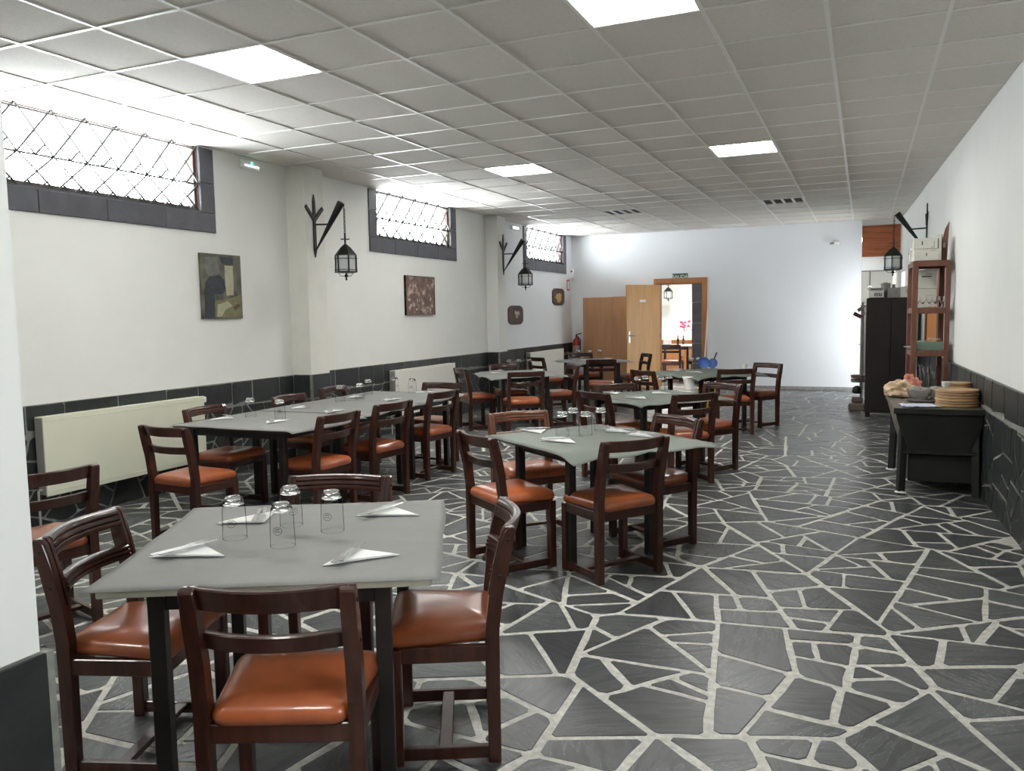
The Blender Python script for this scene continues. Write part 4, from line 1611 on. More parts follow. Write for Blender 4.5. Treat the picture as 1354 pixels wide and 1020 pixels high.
daub(t, [pic(*q) for q in ((0.08, 0.45), (0.2, 0.35), (0.45, 0.33), (0.58, 0.42), (0.58, 0.55), (0.5, 0.62), (0.3, 0.62), (0.28, 0.98), (0.04, 0.99), (0.06, 0.6))], 'ink_slate')
daub(t, [pic(*q) for q in ((0.45, 0.03), (0.8, 0.05), (0.8, 0.15), (0.7, 0.17), (0.5, 0.14))], 'ink_slate')
daub(t, [pic(*q) for q in ((0.58, 0.17), (0.79, 0.17), (0.79, 0.40), (0.78, 0.63), (0.60, 0.64), (0.57, 0.45))], 'ink_cream')
daub(t, [pic(*q) for q in ((0.30, 0.72), (0.60, 0.70), (0.80, 0.66), (0.97, 0.62), (0.98, 0.99), (0.29, 0.99))], 'ink_olive')
daub(t, [pic(*q) for q in ((0.36, 0.78), (0.62, 0.73), (0.74, 0.80), (0.55, 0.86), (0.45, 0.97), (0.33, 0.97))], 'ink_cream', 0.0302)
daub(t, [pic(*q) for q in ((0.10, 0.06), (0.40, 0.04), (0.46, 0.30), (0.2, 0.34), (0.12, 0.3))], 'ink_grey')
daub(t, [pic(*q) for q in ((0.74, 0.82), (0.88, 0.76), (0.95, 0.80), (0.8, 0.88))], 'ink_brown', 0.0302)

t, w_, h_ = hung('painting', 'small reddish-brown painting with crowded pale figures below middle window', 'painting', 9.30, 10.08, 1.515, 2.039)
MB().box((0.014, 0, 0), (0.026, w_, h_), 0.002).build('canvas', 'figure_print', t)
f = MB()
for s in (-1, 1):
    f.box((0.018, s * (w_ / 2 - 0.006), 0), (0.032, 0.012, h_))
    f.box((0.018, 0, s * (h_ / 2 - 0.006)), (0.032, w_, 0.012))
f.build('frame', 'ink_brown', t)
rnd = random.Random(3)
for q in range(26):
    u, v = rnd.uniform(0.08, 0.92), min(0.92, max(0.1, rnd.gauss(0.66, 0.2)))
    cu, cv = pic(u, v)
    r1, r2 = rnd.uniform(0.012, 0.035), rnd.uniform(0.015, 0.04)
    MB().prism([(cu + r1 * math.cos(a) * rnd.uniform(0.7, 1.1), cv + r2 * math.sin(a) * rnd.uniform(0.7, 1.1)) for a in [2 * PI * k / 7 for k in range(7)]], lambda a_, b_: Vector((0.0272, a_, b_)), lambda a_, b_: Vector((0.0277, a_, b_))).build('painted_figure', rnd.choice(['plate_pale', 'plate_pale', 'ink_brown']), t)


def plaque(label, y0, y1, z0, z1, gold):
    t, w_, h_ = hung('wall_plaque', label, 'plaque', y0, y1, z0, z1)
    pts = []
    for k in range(28):
        a = 2 * PI * k / 28
        ca, sa = math.cos(a), math.sin(a)
        e = 0.42
        pts.append((math.copysign(abs(ca) ** e, ca), math.copysign(abs(sa) ** e, sa)))
    rg = []
    for (s, x) in ((1.0, 0.001), (1.0, 0.018), (0.93, 0.026), (0.80, 0.020)):
        rg.append([Vector((x, p[0] * w_ / 2 * s * (1 if abs(p[1]) < .8 else .93), p[1] * h_ / 2 * s)) for p in pts])
    MB().loops(rg).build('wooden_back', 'plate_wood', t, True)
    rnd = random.Random(int(z0 * 100))
    if gold:
        MB().lathe([(0.045, 0), (0.045, 0.008), (0.02, 0.014), (0, 0.014)], 14).build('emblem_disc', 'plate_gold', t).matrix_local = Matrix.Translation((0.02, 0.01, -0.01)) @ Matrix.Rotation(PI / 2, 4, 'Y')
        for q in range(12):
            a = 2 * PI * q / 12
            rr = rnd.uniform(0.6, 1.0)
            f = MB()
            f.bar((0.024, 0.055 * math.cos(a), -0.01 + 0.055 * math.sin(a)), (0.024, 0.20 * rr * math.cos(a), -0.01 + 0.115 * rr * math.sin(a)), 0.032, 0.008, 0.002, up=Vector((1, 0, 0)))
            f.build('emblem_ray', 'plate_gold', t)
    else:
        for q in range(5):
            MB().blob((0.024, 0.03 + 0.07 * rnd.uniform(-1, 1), -0.02 + 0.06 * rnd.uniform(-1, 1)), (0.008, 0.05, 0.04), 0.4, 2, q + 0.5, 2).build('relief', 'plate_pale', t, True)


plaque('rounded dark plaque with pale relief beside the far column', 12.68, 13.33, 1.322, 1.655, False)
plaque('rounded dark plaque with golden emblem near the rear corner', 14.83, 15.51, 1.665, 1.999, True)

t = thing('emergency_light', 'emergency light with green glow on the left wall by the near column', 'emergency light', (XL, 6.42, 3.0))
MB().box((0.022, 0, 0), (0.044, 0.26, 0.085), 0.006).build('housing', 'plastic_white', t)
MB().box((0.046, 0, -0.012), (0.006, 0.20, 0.012), 0.001).build('tube', 'tube_white', t)
MB().lathe([(0.011, 0), (0.011, 0.006), (0, 0.009)], 12).build('indicator', 'led_green', t).matrix_local = Matrix.Translation((0.045, 0.0, 0.016)) @ Matrix.Rotation(PI / 2, 4, 'Y')
t = thing('emergency_light', 'white emergency light on the left wall by the far column', 'emergency light', (XL, 13.0, 2.985))
MB().box((0.022, 0, 0), (0.044, 0.31, 0.075), 0.006).build('housing', 'plastic_white', t)
MB().box((0.046, 0, 0), (0.006, 0.24, 0.03), 0.001).build('tube', 'tube_white', t)

FONT = None


def text_mesh(txt, size, material, parent, M, ext=0.0008):
    cu = bpy.data.curves.new('lettering', 'FONT')
    cu.body = txt
    cu.size = size
    cu.align_x = 'CENTER'
    cu.align_y = 'CENTER'
    cu.extrude = ext
    tmp = bpy.data.objects.new('tmp_text', cu)
    COL.objects.link(tmp)
    dg = bpy.context.evaluated_depsgraph_get()
    me = bpy.data.meshes.new_from_object(tmp.evaluated_get(dg))
    bpy.data.objects.remove(tmp)
    me.name = 'lettering'
    o = link('lettering', me, None, parent)
    me.materials.clear()
    me.materials.append(MATS[material])
    o.matrix_local = M
    return o


FACE_CAM = Matrix.Rotation(PI / 2, 4, 'X')     # text in the x-z plane, readable from -y
t = thing('exit_sign', 'green SALIDA exit sign above the doorway', 'sign', (-3.325, YF - 0.001, 2.18))
MB().box((0, -0.006, 0), (0.30, 0.012, 0.13), 0.002).build('sign_board', 'sign_green', t)
text_mesh('SALIDA', 0.092, 'paper_white', t, Matrix.Translation((0, -0.0135, 0)) @ FACE_CAM)

t = thing('wall_sensor', 'small white box sensor on the blue rear wall', 'sensor', (-0.505, YF - 0.001, 2.69))
MB().box((0.03, -0.04, 0), (0.10, 0.08, 0.06), 0.008).build('body', 'plastic_white', t)
MB().tube([(-0.02, -0.04, 0), (-0.09, -0.045, -0.01)], 0.018, 10).build('snout', 'grey_paint', t)
t = thing('fire_sign', 'narrow red and white fire sign near the rear corner', 'sign', (XL, 15.78, 2.08))
MB().box((0.004, 0, 0), (0.006, 0.15, 0.22), 0.001).build('sign_board', 'sign_red', t)
MB().box((0.0076, 0, 0), (0.0012, 0.085, 0.16)).build('white_field', 'paper_white', t)
t = thing('wall_dispenser', 'small white box with dark eye in the rear corner', 'sensor', (XL, 15.93, 2.31))
MB().box((0.035, 0, 0), (0.07, 0.10, 0.18), 0.01).build('body', 'plastic_white', t)
MB().lathe([(0.018, 0), (0.018, 0.006), (0, 0.01)], 12).build('eye', 'print_black', t).matrix_local = Matrix.Translation((0.045, -0.051, 0.05)) @ Matrix.Rotation(PI / 2, 4, 'X')

t = thing('fire_extinguisher', 'dark red fire extinguisher hanging in the rear left corner', 'extinguisher', (-5.44, 15.88, 0.60))
MB().lathe([(0.0, 0.0), (0.065, 0.0), (0.078, 0.02), (0.08, 0.30), (0.06, 0.365), (0.03, 0.39), (0.022, 0.42), (0, 0.42)], 18).build('cylinder', 'extinguisher_red', t, True)
MB().box((0.0, 0, 0.44), (0.03, 0.03, 0.05), 0.004).bar((0, 0, 0.465), (0.11, 0, 0.49), 0.015, 0.02).build('valve', 'iron_black', t)
MB().tube([(0.03, -0.02, 0.43), (0.10, -0.04, 0.36), (0.095, -0.05, 0.12)], 0.011, 8).build('hose', 'iron_black', t, True)
MB().box((0.0, 0.095, 0.25), (0.05, 0.06, 0.3)).build('bracket', 'iron_black', t)
MB().lathe([(0.0805, 0.08), (0.0812, 0.1), (0.0812, 0.22), (0.0805, 0.24)], 18, cap=False).build('label', 'plate_pale', t)

t = thing('wooden_board', 'large plain wooden board standing against the blue rear wall', 'board', (-4.83, YF - 0.06, 0))
MB().box((-0.165, 0, 0.908), (0.63, 0.022, 1.816), 0.002).build('panel', 'board_wood', t)
MB().box((0.32, 0.004, 0.912), (0.335, 0.022, 1.824), 0.002).build('panel', 'board_wood', t)

t = thing('leaning_board', 'thin white board leaning beside the door frame', 'board', (0, 0, 0))
MB().bar((-2.84, YF - 0.22, 0.0), (-2.765, YF - 0.075, 1.70), 0.03, 0.012, 0.002).build('panel', 'plastic_white', t)

# ================================================================== BACK ROOM
t = table('wooden table in the back room under a white runner', -3.82, 17.95, 0, 0.80, 0.8, 'board_wood', 0.08, 'back room tables', 0.76)
o = MB().box((-3.82, 17.95, 0.764), (0.84, 0.6, 0.005), 0.002).build('table_runner', 'cloth_white')
tag(o, 'white cloth runner across the back room table', 'cloth')
t = thing('napkin_holder', 'white paper block on the back room table', 'box', (-3.98, 17.8, 0.767))
MB().box((0, 0, 0.06), (0.16, 0.08, 0.12), 0.004).build('block', 'plastic_white', t)
for k, (x, y, lb) in enumerate(((-3.80, 18.05, 'left small dark bottle on the back room table'), (-3.68, 18.06, 'right small dark bottle on the back room table'))):
    t = thing('bottle', lb, 'bottle', (x, y, 0.767), 0, 'bottles on the back room table')
    MB().lathe([(0.0, 0), (0.028, 0), (0.03, 0.01), (0.03, 0.10), (0.012, 0.15), (0.011, 0.19), (0, 0.19)], 14).build('bottle_body', 'bottle_brown', t, True)
    MB().lathe([(0.013, 0.185), (0.013, 0.205), (0, 0.205)], 10).build('cap', 'dark_red', t)
t = thing('sideboard', 'low wooden sideboard along the far wall of the back room', 'sideboard', (-3.9, 19.5, 0))
MB().box((0, 0, 0.40), (1.3, 0.4, 0.8), 0.006).build('body', 'frame_wood', t)
MB().box((0, 0, 0.815), (1.36, 0.44, 0.03), 0.004).build('top', 'frame_wood', t)
for s in (-1, 1):
    dr = MB().box((s * 0.32, -0.205, 0.4), (0.6, 0.012, 0.7), 0.003).build('door', 'frame_wood', t)
    MB().lathe([(0.012, 0), (0.015, 0.02), (0, 0.028)], 10).build('knob', 'chrome', dr).matrix_local = Matrix.Translation((s * 0.32 - s * 0.25, -0.211, 0.45)) @ Matrix.Rotation(PI / 2, 4, 'X')


def flowers(label, x, y, z, material, seed, n, spread, hgt):
    t = thing('flower_vase', label, 'flowers', (x, y, z))
    MB().lathe([(0, 0), (0.045, 0), (0.06, 0.08), (0.035, 0.17), (0.045, 0.20), (0.038, 0.20), (0.03, 0.17), (0, 0.02)], 16, cap=False).build('vase', 'plastic_white', t, True)
    rnd = random.Random(seed)
    for k in range(n):
        a, r = rnd.uniform(0, 2 * PI), spread * math.sqrt(rnd.random())
        tip = Vector((r * math.cos(a), r * math.sin(a), 0.2 + hgt * rnd.uniform(0.4, 1)))
        MB().tube([(0, 0, 0.15), tip * 0.6 + Vector((0, 0, 0.06)), tip], 0.003, 5).build('stem', 'leaf_green', t)
        MB().blob(tip, (0.04, 0.04, 0.035), 0.5, 3, seed + k, 2).build('blossom', material, t, True)


flowers('vase of pink-red flowers on the back room sideboard', -3.93, 19.5, 0.83, 'flower_pink', 5, 9, 0.13, 0.24)
flowers('vase of white flowers on the back room sideboard', -3.70, 19.42, 0.83, 'flower_white', 8, 8, 0.12, 0.10)
# made-up ceiling panel, added to brighten the back room
t = thing('ceiling_light', 'added ceiling panel brightening the back room', 'ceiling light', (-3.9, 19.0, 2.90))
MB().box((0, 0, 0.012), (1.25, 1.25, 0.024)).build('housing', 'grid_white', t)
MB().box((0, 0, -0.003), (1.2, 1.2, 0.006)).build('diffuser', 'fill_bright', t)

# ================================================================== BAR SPACE BEHIND THE GAP
t = thing('bar_soffit', 'reddish wooden soffit over the bar opening on the right', 'soffit', (0.255, 16.12, 0))
for k in range(5):
    MB().box((0, 0, 2.455 + 0.049 + k * 0.098), (0.625, 0.08, 0.0965), 0.003).build('plank', 'soffit_wood', t)
MB().box((0, -0.008, 2.44), (0.625, 0.11, 0.03), 0.003).build('moulding', 'soffit_wood', t)
MB().box((0, -0.008, 2.962), (0.625, 0.11, 0.03), 0.003).build('moulding', 'soffit_wood', t)
t = thing('bar_lintel', 'white beam with dark lower rim beneath the wooden soffit', 'beam', (0.255, 16.17, 0))
MB().box((0, 0, 2.30), (0.625, 0.16, 0.245), 0.004).build('beam', 'plastic_white', t)
MB().box((0, -0.07, 2.168), (0.625, 0.03, 0.018), 0.002).build('rim', 'grey_paint', t)
struct(MB().box((0.255, 16.13, 3.06), (0.625, 0.1, 0.16)).build('wall_header', 'plaster_white'))
MB().box((0.0, 19.2, 3.06), (2.4, 5.9, 0.05)).build('bar_ceiling', 'plaster_white', ceil)
t = thing('bar_spot', 'round lit spotlight in the bar space', 'lamp', (0.10, 19.0, 1.93))
MB().lathe([(0, 0), (0.05, 0), (0.05, 0.02), (0.03, 0.05), (0, 0.05)], 14).build('lamp_body', 'grid_white', t).rotation_euler = (PI / 2, 0, 0)
MB().lathe([(0.045, 0), (0.045, 0.006), (0, 0.012)], 14).build('bulb', 'spot_light', t).matrix_local = Matrix.Translation((0, -0.002, 0)) @ Matrix.Rotation(PI / 2, 4, 'X')
MB().tube([(0, 0.03, 0.02), (0, 0.03, 1.2)], 0.008, 6).build('stem', 'iron_black', t)
t = thing('ceiling_light', 'added ceiling panel brightening the bar space', 'ceiling light', (0.1, 19.6, 3.018))  # unseen panel, added to light the bar space
MB().box((0, 0, 0.0), (0.62, 1.22, 0.03)).build('housing', 'grid_white', t)
MB().box((0, 0, -0.018), (0.58, 1.18, 0.006)).build('diffuser', 'fill_soft', t)
t = thing('back_counter', 'grey stainless back counter in the bar space', 'counter', (-0.05, 20.6, 0))
MB().box((0, 0, 0.78), (1.0, 0.6, 1.56), 0.006).build('body', 'grey_paint', t)
MB().box((0, 0, 1.575), (1.04, 0.64, 0.03), 0.004).build('top', 'steel', t)

# ---- dark cabinet
CY = 12.12
t = thing('cabinet', 'tall black-brown cabinet beside the bar opening', 'cabinet', (0.335, CY + 0.30, 0))
wd, dp, ht = 0.62, 0.6, 1.635
f = MB()
f.box((0, 0, 0.06 + (ht - 0.06) / 2), (wd, dp, ht - 0.06), 0.012)
f.build('carcass', 'cabinet_black', t)
for s in (-1, 1):
    dr = MB().box((s * wd / 4, -dp / 2 - 0.009, 0.06 + (ht - 0.08) / 2), (wd / 2 - 0.006, 0.018, ht - 0.10), 0.004).build('door', 'cabinet_black', t)
    MB().box((s * 0.03, -dp / 2 - 0.024, 0.9), (0.012, 0.014, 0.12), 0.003).build('handle', 'iron_black', dr)
for a in (-1, 1):
    for c in (-1, 1):
        MB().box((a * (wd / 2 - 0.04), c * (dp / 2 - 0.04), 0.03), (0.06, 0.06, 0.06), 0.004).build('foot', 'cabinet_black', t)
ct = ht
t = thing('coffee_machine', 'small silver machine with buttons on the dark cabinet', 'coffee machine', (0.15, CY + 0.20, ct))
MB().box((0, 0, 0.055), (0.19, 0.22, 0.11), 0.008).build('body', 'steel', t)
MB().box((0.02, -0.112, 0.045), (0.09, 0.004, 0.035), 0.001).build('panel', 'print_black', t)
for k in range(3):
    MB().box((-0.005 + 0.026 * k, -0.1145, 0.045), (0.014, 0.004, 0.018), 0.001).build('button', 'plastic_white', t)
MB().box((0, 0.02, 0.125), (0.15, 0.14, 0.03), 0.006).build('lid', 'grey_paint', t)
for (x, w2, h2, d2, mt, lb) in ((0.365, 0.15, 0.135, 0.2, 'box_grey', 'grey carton on the dark cabinet, next to the silver machine'), (0.51, 0.12, 0.15, 0.2, 'box_white', 'pale carton with grey label on the dark cabinet')):
    t = thing('carton', lb, 'box', (x, CY + 0.2, ct))
    MB().box((0, 0, h2 / 2), (w2, d2, h2), 0.003).build('carton_body', mt, t)
    MB().box((0.0, 0, h2 + 0.002), (0.03, d2, 0.003)).build('tape', 'grey_brown', t)
    MB().box((0.028, -d2 / 2 - 0.001, h2 * 0.55), (0.04, 0.002, 0.06)).build('printed_label', 'box_grey' if mt == 'box_white' else 'grey_paint', t)
t = thing('blender_jug', 'grey cylinder appliance behind the machine on the dark cabinet', 'appliance', (0.27, CY + 0.42, ct))
MB().lathe([(0, 0), (0.07, 0), (0.075, 0.05), (0.06, 0.16), (0.065, 0.20), (0, 0.22)], 16).build('body', 'box_grey', t, True)
MB().box((0.10, 0, 0.12), (0.04, 0.03, 0.14), 0.006).build('handle', 'grey_paint', t)

# ---- slim stand left of the cabinet
t = thing('display_stand', 'slim grey stand with round trays beside the dark cabinet', 'stand', (-0.02, 12.95, 0))
MB().lathe([(0.02, 0.02), (0.018, 1.58), (0.0, 1.59)], 10).build('pole', 'grey_paint', t, True)
MB().box((-0.06, 0, 0.055), (0.22, 0.3, 0.11), 0.02).build('base', 'grey_brown', t)
MB().box((-0.05, 0, 0.16), (0.16, 0.2, 0.08), 0.02).build('base_block', 'grey_brown', t)
for z in (0.475, 0.415):
    MB().lathe([(0.0, z), (0.10, z), (0.108, z + 0.045), (0.10, z + 0.045), (0.094, z + 0.008), (0, z + 0.008)], 18, (-0.04, 0, 0), cap=False).build('tray', 'grey_brown', t, True)
MB().blob((-0.06, -0.02, 0.29), (0.065, 0.065, 0.075), 0.15, 2, 4, 3).build('dark_pot', 'iron_black', t, True)
MB().box((-0.07, 0, 1.40), (0.12, 0.08, 0.055), 0.004, Matrix.Rotation(0.5, 3, 'Y')).build('red_block', 'dark_red', t)
MB().box((-0.03, 0, 1.49), (0.09, 0.07, 0.05), 0.004, Matrix.Rotation(-0.6, 3, 'Y')).build('grey_block', 'grey_paint', t)
MB().box((0.045, 0, 1.42), (0.07, 0.07, 0.05), 0.004).build('grey_block', 'grey_paint', t)
MB().tube([(0.0, -0.02, 0.95), (-0.05, -0.02, 0.98)], 0.006, 6).build('hook', 'steel', t)

# ---- wooden shelf unit against the right wall
SX0, SX1, SY0, SY1 = 0.430, 0.765, 9.05, 9.62
t = thing('shelf_unit', 'tall open brown wooden shelf unit against the right wall', 'shelf', ((SX0 + SX1) / 2, (SY0 + SY1) / 2, 0), 0.035)
hx, hy = (SX1 - SX0) / 2, (SY1 - SY0) / 2
for a in (-1, 1):
    for c in (-1, 1):
        MB().box((a * (hx - 0.022), c * (hy - 0.022), 0.975), (0.052 if a < 0 else 0.044, 0.044, 1.95), 0.004).build('post', 'shelf_wood', t)
for z in (0.35, 1.045, 1.47, 1.935):
    MB().box((0, 0, z + 0.012), (2 * hx - 0.02, 2 * hy - 0.01, 0.02), 0.002).build('shelf_board', 'shelf_wood', t)
    for c in (-1, 1):
        MB().box((0, c * (hy - 0.012), z - 0.012), (2 * hx - 0.05, 0.02, 0.05), 0.002).build('cross_rail', 'shelf_wood', t)
    for a in (-1, 1):
        MB().box((a * (hx - 0.012), 0, z - 0.012), (0.02, 2 * hy - 0.05, 0.05), 0.002).build('cross_rail', 'shelf_wood', t)
SZ = {0: 1.035 + 0.034, 1: 1.46 + 0.034, 2: 1.925 + 0.034}


def carton(label, x, y, z, w2, d2, h2, rz=0.0, mt='box_white', marks=()):
    t = thing('carton', label, 'box', (x, y, z), rz)
    MB().box((0, 0, h2 / 2), (w2, d2, h2), 0.003).build('carton_body', mt, t)
    for (u, v, a, b_) in marks:
        MB().box((u, -d2 / 2 - 0.0008, v), (a, 0.0016, b_)).build('printed_mark', 'print_black', t)
    MB().box((0, 0, h2 + 0.0012), (0.04, d2, 0.002)).build('tape', 'ink_cream', t)
    return t


sxm = (SX0 + SX1) / 2
carton('lower white carton on top of the shelf unit', sxm - 0.045, 9.24, 1.96, 0.225, 0.25, 0.115, 0.05, 'box_white', ((0.0, 0.06, 0.008, 0.03), (0.06, 0.10, 0.05, 0.003)))
carton('upper white carton on top of the shelf unit', sxm - 0.05, 9.25, 2.079, 0.215, 0.24, 0.105, 0.02, 'box_white', ((-0.03, 0.055, 0.008, 0.04), (0.075, 0.04, 0.003, 0.06), (0.06, 0.012, 0.03, 0.003)))
carton('tall narrow white carton with black edge on top of the shelf unit', sxm + 0.082, 9.24, 1.96, 0.03, 0.22, 0.25, 0.02, 'box_white', ((0.012, 0.125, 0.006, 0.25),))
t = thing('plastic_jar', 'pale translucent jar on the left corner of the shelf top', 'jar', (SX0 + 0.015, 9.42, 1.96))
MB().lathe([(0, 0), (0.036, 0), (0.038, 0.01), (0.036, 0.10), (0.026, 0.125), (0, 0.125)], 14).build('jar_body', 'film_clear', t, True)
MB().lathe([(0.028, 0.122), (0.028, 0.14), (0, 0.142)], 14).build('jar_lid', 'plastic_white', t)
t = thing('wooden_picture', 'brown wooden board leaning on the wall atop the shelf unit', 'board', (0, 0, 0))
P = [Vector((sxm + 0.070, 9.42, 1.961)), Vector((sxm + 0.165, 9.42, 1.961)), Vector((sxm + 0.185, 9.50, 2.37)), Vector((sxm + 0.150, 9.50, 2.30))]
MB().loops([P, [p_ + Vector((0.004, 0.022, 0)) for p_ in P]]).build('panel', 'shelf_wood', t)
MB().blob((sxm + 0.142, 9.452, 2.12), (0.012, 0.006, 0.035), 0.5, 3, 2, 2).build('carved_motif', 'plate_pale', t)
carton('lower white box behind the shelf glasses', sxm - 0.02, 9.45, 1.496, 0.19, 0.18, 0.19, 0.0, 'box_white', ((0.03, 0.12, 0.08, 0.002),))
carton('upper white box with oval print on the middle shelf', sxm - 0.02, 9.45, 1.69, 0.19, 0.18, 0.19, 0.03, 'box_white', ((0.0, 0.12, 0.09, 0.012), (0.02, 0.145, 0.06, 0.004)))
used_sg = []
names5 = ['leftmost', 'second', 'third', 'fourth', 'rightmost']
sg = thing('glass_goblet', 'goblet', 'glass')
MB().lathe([(0.0, 0.002), (0.028, 0.002), (0.028, 0.005), (0.005, 0.008), (0.004, 0.035), (0.018, 0.05), (0.029, 0.075), (0.030, 0.11), (0.0285, 0.11), (0.027, 0.077), (0.016, 0.053), (0.0, 0.045)], 16, cap=False).build('bowl', 'glass', sg, True)
for k in range(5):
    place(sg, used_sg, names5[k] + ' stemmed glass on the middle shelf of the wooden unit', (SX0 + 0.055 + 0.056 * k, 9.14 + 0.03 * (k % 2), 1.4925), 0, 'stemmed glasses on the wooden shelf')
t = thing('cutlery_tray', 'green tray heaped with cutlery on the lower shelf of wooden unit', 'tray', (sxm + 0.005, 9.23, 1.0682))
f = MB()
f.loops([[Vector((sx_ * (w2), sy2 * d2, z)) for sx_, sy2 in ((-1, -1), (1, -1), (1, 1), (-1, 1))] for (w2, d2, z) in ((0.115, 0.13, 0.0), (0.13, 0.145, 0.075), (0.122, 0.137, 0.075), (0.108, 0.123, 0.006))])
f.build('tray_body', 'tray_green', t)
ck = []
for k in range(7):
    o = copy_tree(fork_p if k % 2 else knife_p)
    o.location = (sxm - 0.06 + 0.02 * k, 9.20 + 0.012 * (k % 3), 1.150 + 0.004 * k)
    o.rotation_euler = (0.12 * ((k % 3) - 1), 0.10, R(20 + 47 * k))
    o['label'] = ('leftmost', 'second', 'third', 'middle', 'fifth', 'sixth', 'rightmost')[k] + (' piece, a steel fork,' if k % 2 else ' piece, a steel knife,') + ' in the green tray on the shelf'
    o['group'] = 'forks in the green tray' if k % 2 else 'knives in the green tray'
t = thing('white_plate', 'white plate jutting out left of the green tray on the shelf', 'plate', (SX0 + 0.055, 9.42, 1.070))
MB().lathe([(0, 0), (0.06, 0), (0.10, 0.018), (0.10, 0.022), (0.06, 0.005), (0, 0.005)], 20, cap=False).build('plate_disc', 'plastic_white', t, True)
for k, (x, y, lb) in enumerate(((sxm - 0.05, 9.25, 'left tall glass vase on the bottom shelf of the wooden unit'), (sxm + 0.06, 9.28, 'right tall glass vase on the bottom shelf of the wooden unit'))):
    t = thing('glass_vase', lb, 'vase', (x, y, 0.3735))
    MB().lathe([(0, 0), (0.045, 0), (0.05, 0.02), (0.035, 0.25), (0.05, 0.52), (0.047, 0.52), (0.032, 0.25), (0.045, 0.03), (0, 0.015)], 18, cap=False).build('vase_body', 'glass', t, True)

# ---- black dough trough used as a side table, right wall
t = thing('dough_trough', 'black wooden dough trough table against the right wall', 'side table', (0.545, 7.67, 0), 0.035)
TL, TWt = 1.14, 0.64
ht = 0.70
MB().box((0, 0, ht - 0.02), (TWt + 0.02, TL, 0.04), 0.006).build('lid', 'trough_top', t)
MB().box((0, -TL / 2 - 0.006, ht - 0.022), (TWt + 0.03, 0.014, 0.046), 0.004).build('front_lip', 'trough_black', t)


def quad_slab(a, b, c, d_, off):
    off = Vector(off)
    P = [Vector(p) for p in (a, b, c, d_)]
    return MB().loops([P, [p_ + off for p_ in P]])


wt, wb, zt, zb = TWt / 2, TWt / 2 - 0.085, ht - 0.041, 0.345
yt, yb2 = TL / 2 - 0.01, TL / 2 - 0.05
quad_slab((-wt, -yt, zt), (wt, -yt, zt), (wb, -yb2, zb), (-wb, -yb2, zb), (0, 0.025, 0)).build('end_board', 'trough_black', t)
quad_slab((-wt, yt, zt), (wt, yt, zt), (wb, yb2, zb), (-wb, yb2, zb), (0, -0.025, 0)).build('end_board', 'trough_black', t)
quad_slab((-wt, -yt, zt), (-wt, yt, zt), (-wb, yb2, zb), (-wb, -yb2, zb), (0.025, 0, 0)).build('side_board', 'trough_top', t)
quad_slab((wt, -yt, zt), (wt, yt, zt), (wb, yb2, zb), (wb, -yb2, zb), (-0.025, 0, 0)).build('side_board', 'trough_black', t)
MB().box((0, 0, zb + 0.01), (2 * wb, 2 * yb2, 0.02)).build('bottom_board', 'trough_black', t)
for a in (-1, 1):
    for c in (-1, 1):
        MB().bar((a * (wb + 0.035), c * (yb2 - 0.01), 0.0), (a * (wb + 0.02), c * (yb2 - 0.015), zb + 0.18), 0.055, 0.055, 0.004).build('leg', 'trough_black', t)
for c in (-1, 1):
    MB().box((0, c * (yb2 + 0.0), zb + 0.0), (2 * wb + 0.06, 0.03, 0.028), 0.004).build('cross_rail', 'trough_black', t)
MB().box((0.02, 0.0, 0.21), (2 * wb - 0.0, 2 * yb2 - 0.1, 0.22), 0.004).build('lower_box', 'trough_black', t)
for c, nm_ in ((-1, 0), (1, 1)):
    o = MB().blob((-wb - 0.035, c * (yb2 - 0.01), 0.012), (0.045, 0.045, 0.014), 0.3, 3, 3 + c, 2).build('leg_pad', 'cloth_white', t, True)

TT = ht + 0.002
used_b = []
rb = thing('round_board', 'board', 'serving board')
MB().lathe([(0, 0), (0.153, 0), (0.16, 0.006), (0.16, 0.016), (0.155, 0.022), (0.142, 0.022), (0.138, 0.019), (0, 0.019)], 32).build('board_disc', 'board_round', rb, True)
ordl = ['lowest', 'second from the bottom', 'third from the bottom', 'fourth from the bottom', 'fifth from the bottom', 'topmost']
for k in range(6):
    place(rb, used_b, ordl[k] + ' round wooden board of the front stack on the black trough', (0.700 + 0.004 * math.sin(k * 2.2), 7.36 + 0.006 * math.cos(k * 1.7), TT + 0.0225 * k), k, 'round wooden boards stacked on the trough')
ord2 = ['lowest', 'second from the bottom', 'third from the bottom', 'fourth from the bottom', 'fifth from the bottom', 'sixth from the bottom', 'topmost']
sb = thing('round_board', 'board', 'serving board')
MB().lathe([(0, 0), (0.085, 0), (0.09, 0.005), (0.09, 0.015), (0.086, 0.02), (0, 0.019)], 28).build('board_disc', 'board_round', sb, True)
used_s = []
for k in range(7):
    place(sb, used_s, ord2[k] + ' small round board of the rear stack on the black trough', (0.76 + 0.003 * math.sin(k * 1.9), 7.78, TT + 0.0225 * k), k, 'small round boards stacked on the trough')
t = thing('egg_cup', 'small white footed cup beside the board stack', 'cup', (0.645, 7.70, TT))
MB().lathe([(0, 0), (0.03, 0), (0.022, 0.02), (0.014, 0.10), (0.03, 0.13), (0.036, 0.165), (0.033, 0.165), (0.024, 0.13), (0, 0.11)], 16, cap=False).build('cup_body', 'plastic_white', t, True)
t = thing('bread_bag', 'crumpled beige bag of bread at the far left of the trough', 'bread bag', (0.30, 7.98, TT + 0.0))
MB().blob((0, 0, 0.055), (0.115, 0.13, 0.085), 0.55, 2.6, 1.2, 4).build('bag', 'bread_wrap', t, True)
t = thing('bread_bag', 'reddish crumpled packet behind the bread bag on the trough', 'packet', (0.40, 8.16, TT + 0.0))
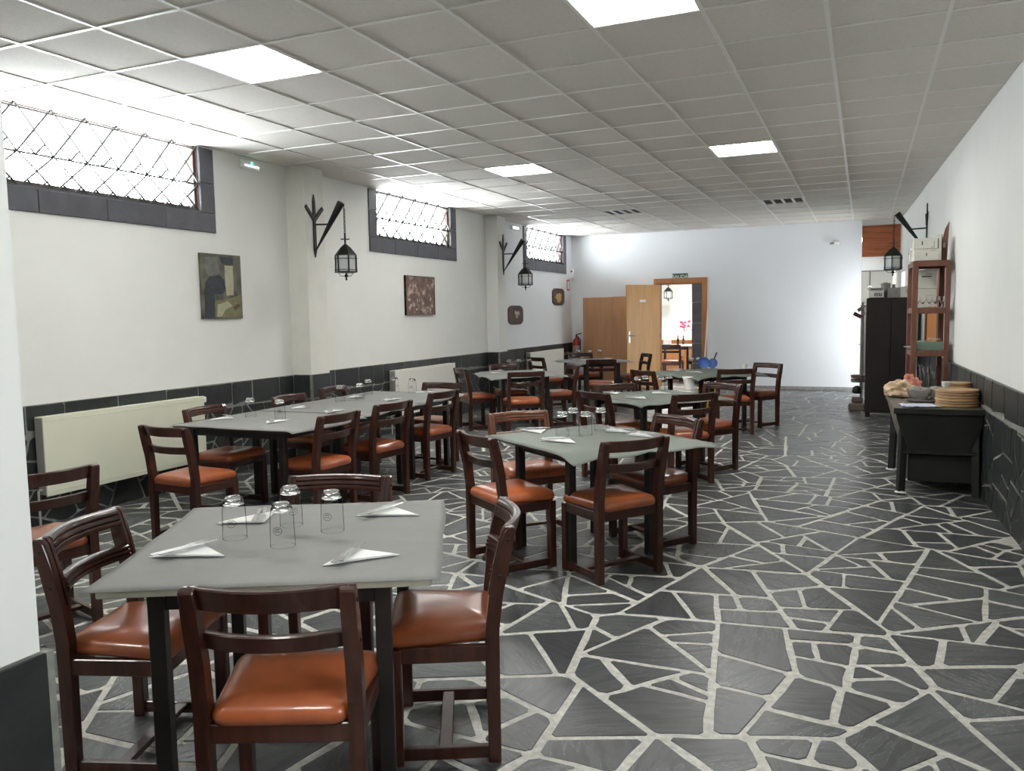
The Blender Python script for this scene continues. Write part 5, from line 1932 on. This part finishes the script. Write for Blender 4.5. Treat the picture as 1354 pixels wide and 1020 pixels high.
MB().blob((0, 0, 0.075), (0.08, 0.08, 0.10), 0.5, 2.6, 7.7, 4).build('bag', 'red_wrap', t, True)
for k, (x, y, s_, lb) in enumerate(((0.45, 7.80, 0.10, 'left glass bowl under clear film on the trough'), (0.592, 7.86, 0.083, 'right glass bowl under clear film on the trough'))):
    t = thing('glass_bowl', lb, 'bowl', (x, y, TT), 0, 'glass bowls on the trough')
    MB().lathe([(0, 0.0), (s_ * 0.55, 0.0), (s_ * 0.9, 0.04), (s_, 0.09), (s_ * 0.96, 0.09), (s_ * 0.85, 0.042), (s_ * 0.5, 0.008), (0, 0.008)], 20, cap=False).build('bowl_shell', 'film_clear', t, True)
    MB().blob((0, 0, 0.075), (s_ * 0.9, s_ * 0.9, 0.035), 0.4, 4, k + 3, 3).build('cling_film', 'film_clear', t, True)
t = thing('serving_tray', 'flat oval steel tray under the glass bowls', 'tray', (0.47, 7.64, TT))
MB().lathe([(0, 0), (0.11, 0), (0.135, 0.012), (0.135, 0.015), (0.108, 0.004), (0, 0.004)], 26, cap=False).build('tray_disc', 'steel', t, True)
# folded cloth hanging over the front lip
f = MB()
n = 16
V = []
for i in range(n):
    r = []
    for j in range(n):
        u, v = i / (n - 1), j / (n - 1)
        x = -0.13 + 0.26 * u + 0.012 * noise.noise(Vector((u * 3, v * 3, 1)))
        y = -0.10 + 0.20 * v
        z = 0.006 + 0.012 * abs(noise.noise(Vector((u * 5, v * 5, 4)))) + 0.004 * math.sin(v * 9)
        r.append(f.bm.verts.new((x, y, z)))
    V.append(r)
for i in range(n - 1):
    for j in range(n - 1):
        f.bm.faces.new((V[i][j], V[i + 1][j], V[i + 1][j + 1], V[i][j + 1]))
o = f.build('folded_cloth', 'cloth_blue', None, True)
sm = o.modifiers.new('thickness', 'SOLIDIFY'); sm.thickness = 0.004; sm.offset = 1
o.location = (0.42, 7.22, TT); o.rotation_euler = (0, 0, 0.25)
tag(o, 'pale bluish cloth lying on the front of the trough', 'cloth')

bpy.context.view_layer.update()
